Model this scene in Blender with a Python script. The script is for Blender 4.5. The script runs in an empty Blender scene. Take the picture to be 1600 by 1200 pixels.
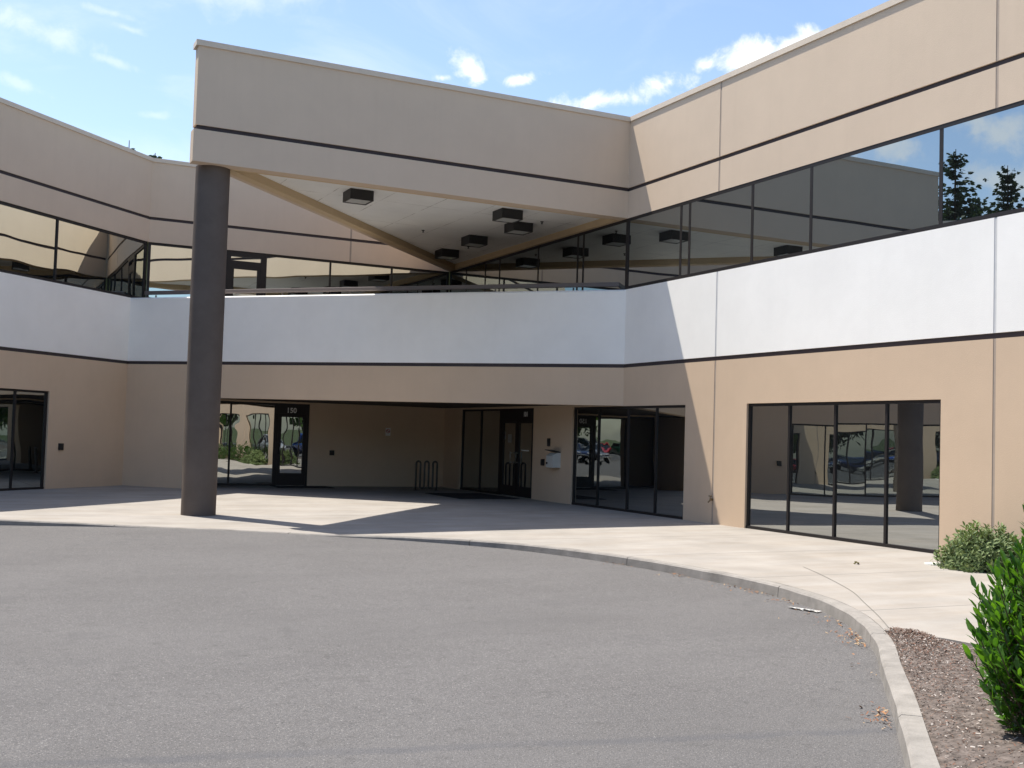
import bpy, bmesh, math, random
from mathutils import Vector, Matrix, noise
from math import sin, cos, pi, sqrt, exp, radians, degrees, atan2

random.seed(7)
S = bpy.context.scene
COL = S.collection

# ------------------------------------------------------------------ camera
F_PX = 1756.6                                  # focal length in pixels of a 1600 px wide picture
cam_d = bpy.data.cameras.new('camera')
cam_d.sensor_fit = 'HORIZONTAL'
cam_d.sensor_width = 36.0
cam_d.lens = 36.0 * F_PX / 1600.0
cam_d.clip_start = 0.1
cam_d.clip_end = 3000
cam = bpy.data.objects.new('camera', cam_d)
COL.objects.link(cam)
fw = Vector((0.442637, 0.895453, 0.047291)).normalized()
rt = Vector((0.89542, -0.444208, 0.030043)).normalized()
up = rt.cross(fw).normalized()
m = Matrix((rt, up, -fw)).transposed().to_4x4()
m.translation = Vector((0, 0, 1.6))
cam.matrix_world = m
S.camera = cam

# ------------------------------------------------------------------ sun and sky
SUN_DIR = Vector((-0.218, 0.405, 1.0)).normalized()       # towards the sun
SUN_EL = math.asin(SUN_DIR.z)
SUN_AZ = atan2(SUN_DIR.x, SUN_DIR.y)                       # from +Y towards +X
sd = bpy.data.lights.new('sun', 'SUN')
sd.energy = 4.1
sd.angle = radians(0.5)
sd.color = (1.0, 0.94, 0.84)
so = bpy.data.objects.new('sun', sd)
so.rotation_euler = SUN_DIR.to_track_quat('Z', 'Y').to_euler()
so.location = (0, 0, 60)
COL.objects.link(so)

S.view_settings.view_transform = 'Standard'
S.view_settings.look = 'None'
S.view_settings.gamma = 1.0
S.view_settings.use_curve_mapping = False
S.view_settings.exposure = 0.88
try:
    S.cycles.use_denoising = True
    S.cycles.caustics_reflective = False
    S.cycles.caustics_refractive = False
    S.cycles.max_bounces = 8
    S.cycles.glossy_bounces = 4
    S.cycles.diffuse_bounces = 3
    S.cycles.sample_clamp_indirect = 6.0
except Exception:
    pass

W = bpy.data.worlds.new('World')
S.world = W
W.use_nodes = True
try:
    W.cycles.sampling_method = 'NONE'
except Exception:
    pass
wn, wl = W.node_tree.nodes, W.node_tree.links
wn.clear()


def wnode(t, **k):
    n = wn.new(t)
    for a, b in k.items():
        setattr(n, a, b)
    return n


def wmath(op, a, b=None, c=None, clamp=False):
    n = wn.new('ShaderNodeMath')
    n.operation = op
    n.use_clamp = clamp
    for i, v in enumerate((a, b, c)):
        if v is None:
            continue
        if isinstance(v, (int, float)):
            n.inputs[i].default_value = v
        else:
            wl.new(v, n.inputs[i])
    return n.outputs[0]


def wsmooth(v, lo, hi):
    n = wn.new('ShaderNodeMapRange')
    n.interpolation_type = 'SMOOTHSTEP'
    n.inputs[1].default_value = lo
    n.inputs[2].default_value = hi
    wl.new(v, n.inputs[0])
    return n.outputs[0]


w_out = wnode('ShaderNodeOutputWorld')
w_bg = wnode('ShaderNodeBackground')
w_bg.inputs['Strength'].default_value = 0.116
wl.new(w_bg.outputs[0], w_out.inputs[0])
sky = wnode('ShaderNodeTexSky', sky_type='NISHITA', sun_disc=False)
sky.sun_elevation = SUN_EL
sky.sun_rotation = SUN_AZ
sky.altitude = 50
sky.air_density = 1.0
sky.dust_density = 1.0
sky.ozone_density = 1.5
w_tc = wnode('ShaderNodeTexCoord')
DIRV = w_tc.outputs['Generated']


def wdot(vec):
    n = wn.new('ShaderNodeVectorMath')
    n.operation = 'DOT_PRODUCT'
    wl.new(DIRV, n.inputs[0])
    n.inputs[1].default_value = vec
    return n.outputs['Value']


nz = wnode('ShaderNodeTexNoise')
nz.inputs['Scale'].default_value = 34
nz.inputs['Detail'].default_value = 6
nz.inputs['Roughness'].default_value = 0.62
nz.inputs['Distortion'].default_value = 0.25
wl.new(DIRV, nz.inputs['Vector'])
NZ = nz.outputs[0]
# small fair weather clouds: centre direction, half width, half height (radians), tilt (degrees), strength
CLOUDS = [((0.3812, 0.8697, 0.3130), 0.017, 0.0095, -28, 1.0), ((0.3880, 0.8700, 0.3080), 0.010, 0.009, 30, 0.95),
          ((0.4207, 0.8539, 0.3065), 0.020, 0.0055, 8, 0.85), ((0.3596, 0.8814, 0.3055), 0.009, 0.0035, 0, 0.7),
          ((0.6100, 0.7230, 0.3300), 0.030, 0.014, 14, 1.0), ((0.5800, 0.7480, 0.3225), 0.042, 0.015, 18, 1.0),
          ((0.5526, 0.7704, 0.3180), 0.016, 0.008, 0, 0.9),
          ((0.5269, 0.7939, 0.3030), 0.036, 0.0105, 10, 1.0), ((0.4872, 0.8225, 0.2925), 0.044, 0.009, 5, 0.95),
          ((0.0445, 0.9498, 0.3090), 0.050, 0.010, -9, 0.28), ((0.1003, 0.9504, 0.2943), 0.020, 0.004, -12, 0.24),
          ((0.0332, 0.9628, 0.2680), 0.030, 0.007, -15, 0.24), ((0.1103, 0.9411, 0.3196), 0.018, 0.004, -10, 0.28),
          ((0.1354, 0.9569, 0.2568), 0.018, 0.004, 4, 0.2), ((0.095, 0.938, 0.329), 0.03, 0.004, -8, 0.2),
          ((0.20, 0.915, 0.36), 0.06, 0.02, 0, 0.2),
          ((-0.66, 0.70, 0.255), 0.09, 0.016, 10, 0.75), ((-0.735, 0.63, 0.255), 0.06, 0.022, 24, 0.75), ((-0.755, 0.62, 0.215), 0.075, 0.014, 20, 0.7),
          ((-0.70, 0.65, 0.30), 0.09, 0.018, 15, 0.6), ((-0.80, 0.53, 0.28), 0.08, 0.03, 20, 0.7)]
dens = None
for (c, a, b, tilt, stg) in CLOUDS:
    c = Vector(c).normalized()
    e1 = Vector((c.y, -c.x, 0)).normalized()
    e2 = e1.cross(c).normalized()
    t = radians(tilt)
    f1 = e1 * cos(t) + e2 * sin(t)
    f2 = e2 * cos(t) - e1 * sin(t)
    u_ = wmath('MULTIPLY', wdot(f1), 1 / a)
    v_ = wmath('MULTIPLY', wdot(f2), 1 / b)
    r_ = wmath('SQRT', wmath('ADD', wmath('MULTIPLY', u_, u_), wmath('MULTIPLY', v_, v_)))
    k_ = wmath('SUBTRACT', 1.25, r_)
    k_ = wmath('ADD', k_, wmath('MULTIPLY', wmath('SUBTRACT', NZ, 0.5), 3.4))
    front = wmath('GREATER_THAN', wdot(tuple(c)), 0.5)
    k_ = wmath('MULTIPLY', wmath('MULTIPLY', wsmooth(k_, 0.15, 1.35), stg), front)
    dens = k_ if dens is None else wmath('MAXIMUM', dens, k_)
# thin high cirrus over the whole dome
mp = wnode('ShaderNodeMapping')
mp.inputs['Rotation'].default_value = (0.0, 0.0, 0.5)
mp.inputs['Scale'].default_value = (2.2, 5.5, 7.0)
wl.new(DIRV, mp.inputs['Vector'])
nc = wnode('ShaderNodeTexNoise')
nc.inputs['Scale'].default_value = 1.7
nc.inputs['Detail'].default_value = 6
nc.inputs['Roughness'].default_value = 0.6
nc.inputs['Distortion'].default_value = 0.6
wl.new(mp.outputs[0], nc.inputs['Vector'])
cir = wmath('MULTIPLY', wsmooth(nc.outputs[0], 0.44, 0.72), 0.40)
west = wsmooth(wdot((-0.75, 0.55, 0.2)), -0.05, 0.55)
cir = wmath('MULTIPLY', cir, wmath('ADD', 0.08, wmath('MULTIPLY', west, 0.6)))
dens = wmath('ADD', dens, cir, clamp=True)
mixc = wnode('ShaderNodeMix', data_type='RGBA')
wl.new(dens, mixc.inputs['Factor'])
wl.new(sky.outputs[0], mixc.inputs['A'])
mixc.inputs['B'].default_value = (6.4, 6.4, 6.4, 1)
wl.new(mixc.outputs['Result'], w_bg.inputs['Color'])


# ------------------------------------------------------------------ helpers
class MB:
    """Collects faces, builds one mesh object."""

    def __init__(s):
        s.v, s.f, s.m = [], [], []

    def face(s, pts, mat=0):
        i = len(s.v)
        s.v += [tuple(p) for p in pts]
        s.f.append(tuple(range(i, i + len(pts))))
        s.m.append(mat)

    def hexa(s, c, mat=0):
        """eight corners: bottom loop 0-3, top loop 4-7"""
        i = len(s.v)
        s.v += [tuple(p) for p in c]
        for q in ((0, 3, 2, 1), (4, 5, 6, 7), (0, 1, 5, 4), (1, 2, 6, 5), (2, 3, 7, 6), (3, 0, 4, 7)):
            s.f.append(tuple(i + k for k in q))
            s.m.append(mat)

    def box(s, x0, x1, y0, y1, z0, z1, mat=0):
        s.hexa([(x0, y0, z0), (x1, y0, z0), (x1, y1, z0), (x0, y1, z0),
                (x0, y0, z1), (x1, y0, z1), (x1, y1, z1), (x0, y1, z1)], mat)

    def prism(s, poly, z0, z1, mat=0):
        n = len(poly)
        i = len(s.v)
        s.v += [(x, y, z0) for x, y in poly] + [(x, y, z1) for x, y in poly]
        s.f.append(tuple(i + k for k in reversed(range(n))))
        s.m.append(mat)
        s.f.append(tuple(i + n + k for k in range(n)))
        s.m.append(mat)
        for k in range(n):
            l = (k + 1) % n
            s.f.append((i + k, i + l, i + n + l, i + n + k))
            s.m.append(mat)

    def tube(s, pts, r, seg=8, mat=0, caps=True):
        pts = [Vector(p) for p in pts]
        rr = r if isinstance(r, (list, tuple)) else [r] * len(pts)
        base = len(s.v)
        prev = None
        for k, p in enumerate(pts):
            d = (pts[min(k + 1, len(pts) - 1)] - pts[max(k - 1, 0)]).normalized()
            if prev is None:
                a = d.orthogonal().normalized()
            else:
                a = (prev - d * prev.dot(d)).normalized()
            prev = a
            b = d.cross(a)
            for j in range(seg):
                t = 2 * pi * j / seg
                s.v.append(tuple(p + (a * cos(t) + b * sin(t)) * rr[k]))
        for k in range(len(pts) - 1):
            for j in range(seg):
                l = (j + 1) % seg
                s.f.append((base + k * seg + j, base + k * seg + l, base + (k + 1) * seg + l, base + (k + 1) * seg + j))
                s.m.append(mat)
        if caps:
            s.f.append(tuple(base + j for j in reversed(range(seg))))
            s.m.append(mat)
            s.f.append(tuple(base + (len(pts) - 1) * seg + j for j in range(seg)))
            s.m.append(mat)

    def build(s, name, mats, parent=None, smooth=False, bevel=0.0):
        me = bpy.data.meshes.new(name)
        me.from_pydata(s.v, [], s.f)
        if not isinstance(mats, (list, tuple)):
            mats = [mats]
        for mm in mats:
            me.materials.append(mm)
        for p, k in zip(me.polygons, s.m):
            p.material_index = k
            p.use_smooth = smooth
        me.update()
        o = bpy.data.objects.new(name, me)
        COL.objects.link(o)
        if parent is not None:
            o.parent = parent
            # geometry is given in world coordinates: cancel the location of the (unrotated) top-level thing
            if parent.parent is None and not parent.get('local'):
                o.matrix_parent_inverse = Matrix.Translation(-Vector(parent.location))
        if bevel > 0:
            b = o.modifiers.new('bevel', 'BEVEL')
            b.width = bevel
            b.segments = 2
            b.limit_method = 'ANGLE'
        return o


def tag(o, label=None, cat=None, group=None, kind=None):
    if label:
        o['label'] = label
    if cat:
        o['category'] = cat
    if group:
        o['group'] = group
    if kind:
        o['kind'] = kind
    return o


def thing(name, label, cat, loc=(0, 0, 0), rz=0.0, group=None, local=False):
    o = bpy.data.objects.new(name, None)
    o.empty_display_size = 0.2
    COL.objects.link(o)
    o.location = loc
    o.rotation_euler = (0, 0, rz)
    if local:
        o['local'] = 1
    return tag(o, label, cat, group)


def copy_tree(o, parent=None):
    c = o.copy()
    COL.objects.link(c)
    if parent is not None:
        c.parent = parent
        c.matrix_parent_inverse = o.matrix_parent_inverse.copy()
    for ch in list(o.children):
        copy_tree(ch, c)
    return c


# ------------------------------------------------------------------ materials
def mat(name, color, rough=0.8, metal=0.0, spec=0.3, var=0.0, vscale=3.0, bump=0.0, bscale=60.0, tint=None, sheen=None):
    mt = bpy.data.materials.new(name)
    mt.use_nodes = True
    n, l = mt.node_tree.nodes, mt.node_tree.links
    b = n['Principled BSDF']
    b.inputs['Base Color'].default_value = (*color, 1)
    b.inputs['Roughness'].default_value = rough
    b.inputs['Metallic'].default_value = metal
    b.inputs['Specular IOR Level'].default_value = spec
    tc = n.new('ShaderNodeTexCoord')
    if var > 0:
        t = n.new('ShaderNodeTexNoise')
        t.inputs['Scale'].default_value = vscale
        t.inputs['Detail'].default_value = 8
        t.inputs['Roughness'].default_value = 0.65
        l.new(tc.outputs['Object'], t.inputs['Vector'])
        r = n.new('ShaderNodeMapRange')
        r.inputs[1].default_value = 0.3
        r.inputs[2].default_value = 0.7
        l.new(t.outputs[0], r.inputs[0])
        mx = n.new('ShaderNodeMix')
        mx.data_type = 'RGBA'
        lo = tuple(c * (1 - var) for c in color)
        hi = tuple(min(1, c * (1 + var)) for c in (tint or color))
        mx.inputs['A'].default_value = (*lo, 1)
        mx.inputs['B'].default_value = (*hi, 1)
        l.new(r.outputs[0], mx.inputs['Factor'])
        l.new(mx.outputs['Result'], b.inputs['Base Color'])
    if bump > 0:
        t2 = n.new('ShaderNodeTexNoise')
        t2.inputs['Scale'].default_value = bscale
        t2.inputs['Detail'].default_value = 5
        l.new(tc.outputs['Object'], t2.inputs['Vector'])
        bp = n.new('ShaderNodeBump')
        bp.inputs['Strength'].default_value = bump
        bp.inputs['Distance'].default_value = 0.01
        l.new(t2.outputs[0], bp.inputs['Height'])
        l.new(bp.outputs[0], b.inputs['Normal'])
    return mt


def painted_panel(name, color, dirt=(0.55, 0.5, 0.45), streak=0.10):
    """painted concrete panel: faint roller mottling, thin rain streaks, fine stucco bump"""
    mt = mat(name, color, 0.9, 0, 0.05, 0.035, 0.9, 0.22, 70)
    n, l = mt.node_tree.nodes, mt.node_tree.links
    b = n['Principled BSDF']
    src = b.inputs['Base Color'].links[0].from_socket
    tc = [x for x in n if x.type == 'TEX_COORD'][0]
    mp_ = n.new('ShaderNodeMapping')
    mp_.inputs['Scale'].default_value = (3.2, 3.2, 0.16)
    l.new(tc.outputs['Object'], mp_.inputs['Vector'])
    t = n.new('ShaderNodeTexNoise')
    t.inputs['Scale'].default_value = 2.2
    t.inputs['Detail'].default_value = 7
    l.new(mp_.outputs[0], t.inputs['Vector'])
    r = n.new('ShaderNodeMapRange')
    r.inputs[1].default_value = 0.52
    r.inputs[2].default_value = 0.85
    r.inputs[4].default_value = streak
    l.new(t.outputs[0], r.inputs[0])
    mx = n.new('ShaderNodeMix')
    mx.data_type = 'RGBA'
    mx.blend_type = 'MULTIPLY'
    l.new(r.outputs[0], mx.inputs['Factor'])
    l.new(src, mx.inputs['A'])
    mx.inputs['B'].default_value = (*dirt, 1)
    l.new(mx.outputs['Result'], b.inputs['Base Color'])
    return mt


TAN = painted_panel('tan_paint', (0.655, 0.50, 0.36), streak=0.05)
TAN_UP = painted_panel('pale_tan_paint', (0.67, 0.54, 0.415), streak=0.05)
WHITE = painted_panel('white_paint', (0.95, 0.93, 0.885), (0.75, 0.73, 0.70), 0.06)
REVEAL = mat('dark_brown_paint', (0.055, 0.045, 0.048), 0.7, var=0.1)
COPING = mat('coping_paint', (0.68, 0.58, 0.47), 0.55, var=0.05)
SEAL = mat('joint_sealant', (0.40, 0.325, 0.265), 0.8, var=0.1)
SEAL_W = mat('pale_joint_sealant', (0.62, 0.62, 0.62), 0.8, var=0.08)
COLUMN = mat('column_paint', (0.135, 0.112, 0.098), 0.8, spec=0.1, var=0.10, vscale=2.0, bump=0.1)
FRAME = mat('bronze_frame', (0.018, 0.015, 0.015), 0.5, 0.0, 0.35)
SOFFIT_TAN = mat('soffit_edge_bounce_tan', (0.62, 0.47, 0.29), 0.8, var=0.05)  # tan fascia paint with yellow bounce light put into its colour
ROOFM = mat('roof_membrane', (0.30, 0.30, 0.29), 0.9, var=0.1)
BLACKM = mat('dark_metal', (0.018, 0.017, 0.017), 0.45, 0.0, 0.4)
STEEL = mat('brushed_steel', (0.62, 0.62, 0.60), 0.3, 1.0)
LENS = mat('lamp_lens', (0.55, 0.55, 0.52), 0.25)
PLATE = mat('pale_plastic', (0.62, 0.62, 0.58), 0.5, var=0.05)
GREYBOX = mat('grey_enamel', (0.60, 0.61, 0.58), 0.45, var=0.06)
RED = mat('red_print', (0.45, 0.03, 0.03), 0.5)
INK = mat('black_print', (0.02, 0.02, 0.02), 0.5)
VINYL = mat('white_vinyl', (0.80, 0.80, 0.78), 0.5)
RUBBER = mat('mat_rubber', (0.028, 0.028, 0.030), 0.9, bump=0.5, bscale=120)
BRASS = mat('old_brass', (0.22, 0.17, 0.10), 0.45, 0.8)


def soffit_mat():
    mt = mat('ceiling_tile', (0.86, 0.86, 0.83), 0.85, var=0.05, vscale=1.2, bump=0.15, bscale=90)
    n, l = mt.node_tree.nodes, mt.node_tree.links
    b = n['Principled BSDF']
    src = b.inputs['Base Color'].links[0].from_socket
    tc = [x for x in n if x.type == 'TEX_COORD'][0]
    sep = n.new('ShaderNodeSeparateXYZ')
    l.new(tc.outputs['Object'], sep.inputs[0])

    def line(sock, period, w):
        a = n.new('ShaderNodeMath'); a.operation = 'DIVIDE'; a.inputs[1].default_value = period
        l.new(sock, a.inputs[0])
        f = n.new('ShaderNodeMath'); f.operation = 'FRACT'
        l.new(a.outputs[0], f.inputs[0])
        c = n.new('ShaderNodeMath'); c.operation = 'LESS_THAN'; c.inputs[1].default_value = w
        l.new(f.outputs[0], c.inputs[0])
        return c.outputs[0]
    mxm = n.new('ShaderNodeMath'); mxm.operation = 'MAXIMUM'
    l.new(line(sep.outputs[0], 1.22, 0.012), mxm.inputs[0])
    l.new(line(sep.outputs[1], 2.44, 0.006), mxm.inputs[1])
    no = n.new('ShaderNodeTexNoise'); no.inputs['Scale'].default_value = 2.5; no.inputs['Detail'].default_value = 4
    l.new(tc.outputs['Object'], no.inputs['Vector'])
    r = n.new('ShaderNodeMapRange'); r.inputs[1].default_value = 0.4; r.inputs[2].default_value = 0.65
    l.new(no.outputs[0], r.inputs[0])
    k = n.new('ShaderNodeMath'); k.operation = 'MULTIPLY'
    l.new(mxm.outputs[0], k.inputs[0]); l.new(r.outputs[0], k.inputs[1])
    mx = n.new('ShaderNodeMix'); mx.data_type = 'RGBA'
    l.new(k.outputs[0], mx.inputs['Factor']); l.new(src, mx.inputs['A'])
    mx.inputs['B'].default_value = (0.26, 0.24, 0.20, 1)
    l.new(mx.outputs['Result'], b.inputs['Base Color'])
    return mt


SOFFIT = soffit_mat()


def glass_mat(name, refl, tint, wave, wscale):
    """dark reflective coated glass with a slow waviness"""
    mt = bpy.data.materials.new(name)
    mt.use_nodes = True
    n, l = mt.node_tree.nodes, mt.node_tree.links
    n.clear()
    out = n.new('ShaderNodeOutputMaterial')
    gl = n.new('ShaderNodeBsdfGlossy')
    gl.inputs['Roughness'].default_value = 0.0
    gl.inputs['Color'].default_value = (*tint, 1)
    df = n.new('ShaderNodeBsdfDiffuse')
    df.inputs['Color'].default_value = (0.012, 0.013, 0.014, 1)
    mx = n.new('ShaderNodeMixShader')
    lw = n.new('ShaderNodeLayerWeight')
    lw.inputs['Blend'].default_value = 0.25
    r = n.new('ShaderNodeMapRange')
    r.inputs[3].default_value = refl
    r.inputs[4].default_value = min(1, refl + 0.5)
    l.new(lw.outputs['Fresnel'], r.inputs[0])
    tc = n.new('ShaderNodeTexCoord')
    t = n.new('ShaderNodeTexNoise')
    t.inputs['Scale'].default_value = wscale
    t.inputs['Detail'].default_value = 1.0
    l.new(tc.outputs['Object'], t.inputs['Vector'])
    bp = n.new('ShaderNodeBump')
    bp.inputs['Strength'].default_value = 1.0
    bp.inputs['Distance'].default_value = wave
    l.new(t.outputs[0], bp.inputs['Height'])
    l.new(bp.outputs[0], gl.inputs['Normal'])
    l.new(r.outputs[0], mx.inputs[0])
    l.new(df.outputs[0], mx.inputs[1])
    l.new(gl.outputs[0], mx.inputs[2])
    l.new(mx.outputs[0], out.inputs[0])
    return mt


GLASS_A = glass_mat('reflective_glass', 0.44, (0.80, 0.90, 0.94), 0.0012, 0.5)
GLASS_B = glass_mat('wavy_reflective_glass', 0.60, (0.90, 0.98, 0.97), 0.006, 0.7)
GLASS_G = glass_mat('ground_floor_glass', 0.46, (0.88, 0.92, 0.92), 0.002, 0.7)
GLASS_D = glass_mat('rippled_glass', 0.50, (0.90, 0.93, 0.90), 0.003, 1.4)


def concrete_mat():
    mt = mat('walk_concrete', (0.305, 0.283, 0.258), 0.85, var=0.10, vscale=0.9, bump=0.25, bscale=55, tint=(0.33, 0.306, 0.28))
    n, l = mt.node_tree.nodes, mt.node_tree.links
    b = n['Principled BSDF']
    src = b.inputs['Base Color'].links[0].from_socket
    tc = [x for x in n if x.type == 'TEX_COORD'][0]
    # fine stains drawn out along the walk
    mp_ = n.new('ShaderNodeMapping')
    mp_.inputs['Rotation'].default_value = (0, 0, radians(64))
    mp_.inputs['Scale'].default_value = (0.25, 1.5, 1)
    l.new(tc.outputs['Object'], mp_.inputs['Vector'])
    t = n.new('ShaderNodeTexNoise')
    t.inputs['Scale'].default_value = 1.6
    t.inputs['Detail'].default_value = 9
    t.inputs['Roughness'].default_value = 0.7
    l.new(mp_.outputs[0], t.inputs['Vector'])
    r = n.new('ShaderNodeMapRange')
    r.inputs[1].default_value = 0.42
    r.inputs[2].default_value = 0.72
    r.inputs[4].default_value = 0.55
    l.new(t.outputs[0], r.inputs[0])
    mx = n.new('ShaderNodeMix')
    mx.data_type = 'RGBA'
    mx.blend_type = 'MULTIPLY'
    l.new(r.outputs[0], mx.inputs['Factor'])
    l.new(src, mx.inputs['A'])
    mx.inputs['B'].default_value = (0.80, 0.73, 0.64, 1)
    # tooled joints
    sep = n.new('ShaderNodeSeparateXYZ')
    rot = n.new('ShaderNodeMapping')
    rot.inputs['Rotation'].default_value = (0, 0, radians(4))
    rot.inputs['Location'].default_value = (120, 0.9, 0)
    l.new(tc.outputs['Object'], rot.inputs['Vector'])
    l.new(rot.outputs[0], sep.inputs[0])
    ms = []
    for k, per in ((0, 400.0), (1, 2.6)):
        a = n.new('ShaderNodeMath'); a.operation = 'DIVIDE'; a.inputs[1].default_value = per
        l.new(sep.outputs[k], a.inputs[0])
        f = n.new('ShaderNodeMath'); f.operation = 'FRACT'
        l.new(a.outputs[0], f.inputs[0])
        c = n.new('ShaderNodeMath'); c.operation = 'LESS_THAN'; c.inputs[1].default_value = 0.034 / per
        l.new(f.outputs[0], c.inputs[0])
        ms.append(c.outputs[0])
    mm = n.new('ShaderNodeMath'); mm.operation = 'MAXIMUM'
    l.new(ms[0], mm.inputs[0]); l.new(ms[1], mm.inputs[1])
    mj = n.new('ShaderNodeMath'); mj.operation = 'MULTIPLY'; mj.inputs[1].default_value = 0.7
    l.new(mm.outputs[0], mj.inputs[0])
    m2 = n.new('ShaderNodeMix'); m2.data_type = 'RGBA'
    l.new(mj.outputs[0], m2.inputs['Factor'])
    l.new(mx.outputs['Result'], m2.inputs['A'])
    m2.inputs['B'].default_value = (0.17, 0.16, 0.15, 1)
    l.new(m2.outputs['Result'], b.inputs['Base Color'])
    return mt


def asphalt_mat():
    mt = mat('old_asphalt', (0.126, 0.122, 0.122), 0.9, spec=0.2, var=0.10, vscale=0.55, bump=0.9, bscale=110)
    n, l = mt.node_tree.nodes, mt.node_tree.links
    b = n['Principled BSDF']
    src = b.inputs['Base Color'].links[0].from_socket
    tc = [x for x in n if x.type == 'TEX_COORD'][0]
    col = src

    def speck(scale, lo, hi, c, f, prev):
        v = n.new('ShaderNodeTexNoise')
        v.inputs['Scale'].default_value = scale
        v.inputs['Detail'].default_value = 3
        v.inputs['Roughness'].default_value = 0.8
        l.new(tc.outputs['Object'], v.inputs['Vector'])
        r = n.new('ShaderNodeMapRange')
        r.inputs[1].default_value = lo
        r.inputs[2].default_value = hi
        r.inputs[4].default_value = f
        l.new(v.outputs[0], r.inputs[0])
        x = n.new('ShaderNodeMix')
        x.data_type = 'RGBA'
        l.new(r.outputs[0], x.inputs['Factor'])
        l.new(prev, x.inputs['A'])
        x.inputs['B'].default_value = (*c, 1)
        return x.outputs['Result']
    col = speck(75, 0.56, 0.68, (0.38, 0.37, 0.36), 0.8, col)
    col = speck(58, 0.55, 0.68, (0.035, 0.035, 0.04), 0.85, col)
    col = speck(150, 0.52, 0.75, (0.27, 0.24, 0.22), 0.6, col)
    col = speck(1.1, 0.56, 0.80, (0.085, 0.084, 0.086), 0.5, col)
    col = speck(4.5, 0.56, 0.80, (0.075, 0.073, 0.072), 0.6, col)
    col = speck(16, 0.56, 0.74, (0.075, 0.073, 0.072), 0.5, col)
    col = speck(30, 0.67, 0.72, (0.45, 0.44, 0.43), 0.5, col)
    # old tyre scuffs
    mp_ = n.new('ShaderNodeMapping')
    mp_.inputs['Rotation'].default_value = (0, 0, radians(27))
    mp_.inputs['Scale'].default_value = (0.35, 1.6, 1)
    l.new(tc.outputs['Object'], mp_.inputs['Vector'])
    t = n.new('ShaderNodeTexNoise')
    t.inputs['Scale'].default_value = 0.9
    t.inputs['Detail'].default_value = 7
    l.new(mp_.outputs[0], t.inputs['Vector'])
    r = n.new('ShaderNodeMapRange')
    r.inputs[1].default_value = 0.5
    r.inputs[2].default_value = 0.8
    r.inputs[4].default_value = 0.22
    l.new(t.outputs[0], r.inputs[0])
    x = n.new('ShaderNodeMix')
    x.data_type = 'RGBA'
    l.new(r.outputs[0], x.inputs['Factor'])
    l.new(col, x.inputs['A'])
    x.inputs['B'].default_value = (0.085, 0.083, 0.085, 1)
    # worn tar seam crossing the drive
    dp = n.new('ShaderNodeVectorMath'); dp.operation = 'DOT_PRODUCT'
    l.new(tc.outputs['Object'], dp.inputs[0])
    dp.inputs[1].default_value = (0.205, 0.979, 0)
    wob = n.new('ShaderNodeTexNoise'); wob.inputs['Scale'].default_value = 2.5; wob.inputs['Detail'].default_value = 5
    l.new(tc.outputs['Object'], wob.inputs['Vector'])
    a1 = n.new('ShaderNodeMath'); a1.operation = 'SUBTRACT'; a1.inputs[1].default_value = 6.59
    l.new(dp.outputs['Value'], a1.inputs[0])
    w1 = n.new('ShaderNodeMath'); w1.operation = 'MULTIPLY_ADD'; w1.inputs[1].default_value = 0.16; w1.inputs[2].default_value = -0.08
    l.new(wob.outputs[0], w1.inputs[0])
    a2 = n.new('ShaderNodeMath'); a2.operation = 'ADD'
    l.new(a1.outputs[0], a2.inputs[0]); l.new(w1.outputs[0], a2.inputs[1])
    a3 = n.new('ShaderNodeMath'); a3.operation = 'ABSOLUTE'
    l.new(a2.outputs[0], a3.inputs[0])
    ms = n.new('ShaderNodeMapRange'); ms.inputs[1].default_value = 0.03; ms.inputs[2].default_value = 0.085; ms.inputs[3].default_value = 1; ms.inputs[4].default_value = 0
    l.new(a3.outputs[0], ms.inputs[0])
    wr = n.new('ShaderNodeMapRange'); wr.inputs[1].default_value = 0.3; wr.inputs[2].default_value = 0.65; wr.inputs[3].default_value = 0.15; wr.inputs[4].default_value = 0.42
    l.new(wob.outputs[0], wr.inputs[0])
    mk = n.new('ShaderNodeMath'); mk.operation = 'MULTIPLY'
    l.new(ms.outputs[0], mk.inputs[0]); l.new(wr.outputs[0], mk.inputs[1])
    x2 = n.new('ShaderNodeMix'); x2.data_type = 'RGBA'
    l.new(mk.outputs[0], x2.inputs['Factor'])
    l.new(x.outputs['Result'], x2.inputs['A'])
    x2.inputs['B'].default_value = (0.080, 0.083, 0.095, 1)
    l.new(x2.outputs['Result'], b.inputs['Base Color'])
    return mt


CONCRETE = concrete_mat()
ASPHALT = asphalt_mat()
KERBM = mat('kerb_concrete', (0.26, 0.242, 0.222), 0.9, var=0.22, vscale=4.0, bump=0.4, bscale=50)
GROOVE = mat('joint_groove', (0.16, 0.15, 0.135), 0.9)
MULCH = mat('mulch_soil', (0.082, 0.066, 0.057), 0.95, var=0.4, vscale=14, bump=1.0, bscale=40, tint=(0.135, 0.112, 0.10))
GRASS = mat('ground_grass', (0.07, 0.09, 0.035), 0.95, var=0.3, vscale=2.0)
LITTER = [mat('litter_orange', (0.30, 0.15, 0.07), 0.8), mat('litter_tan', (0.36, 0.26, 0.16), 0.8), mat('litter_brown', (0.20, 0.09, 0.05), 0.85)]
CHIPS = [mat('chip_dark', (0.07, 0.045, 0.036), 0.9), mat('chip_brown', (0.17, 0.115, 0.088), 0.9), mat('chip_pale', (0.40, 0.36, 0.33), 0.8), mat('chip_red', (0.20, 0.10, 0.07), 0.9)]
BARK = mat('tree_bark', (0.09, 0.06, 0.045), 0.95, var=0.3, vscale=8, bump=0.5, bscale=20)
TWIG = mat('shrub_twig', (0.12, 0.09, 0.05), 0.9)


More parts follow.
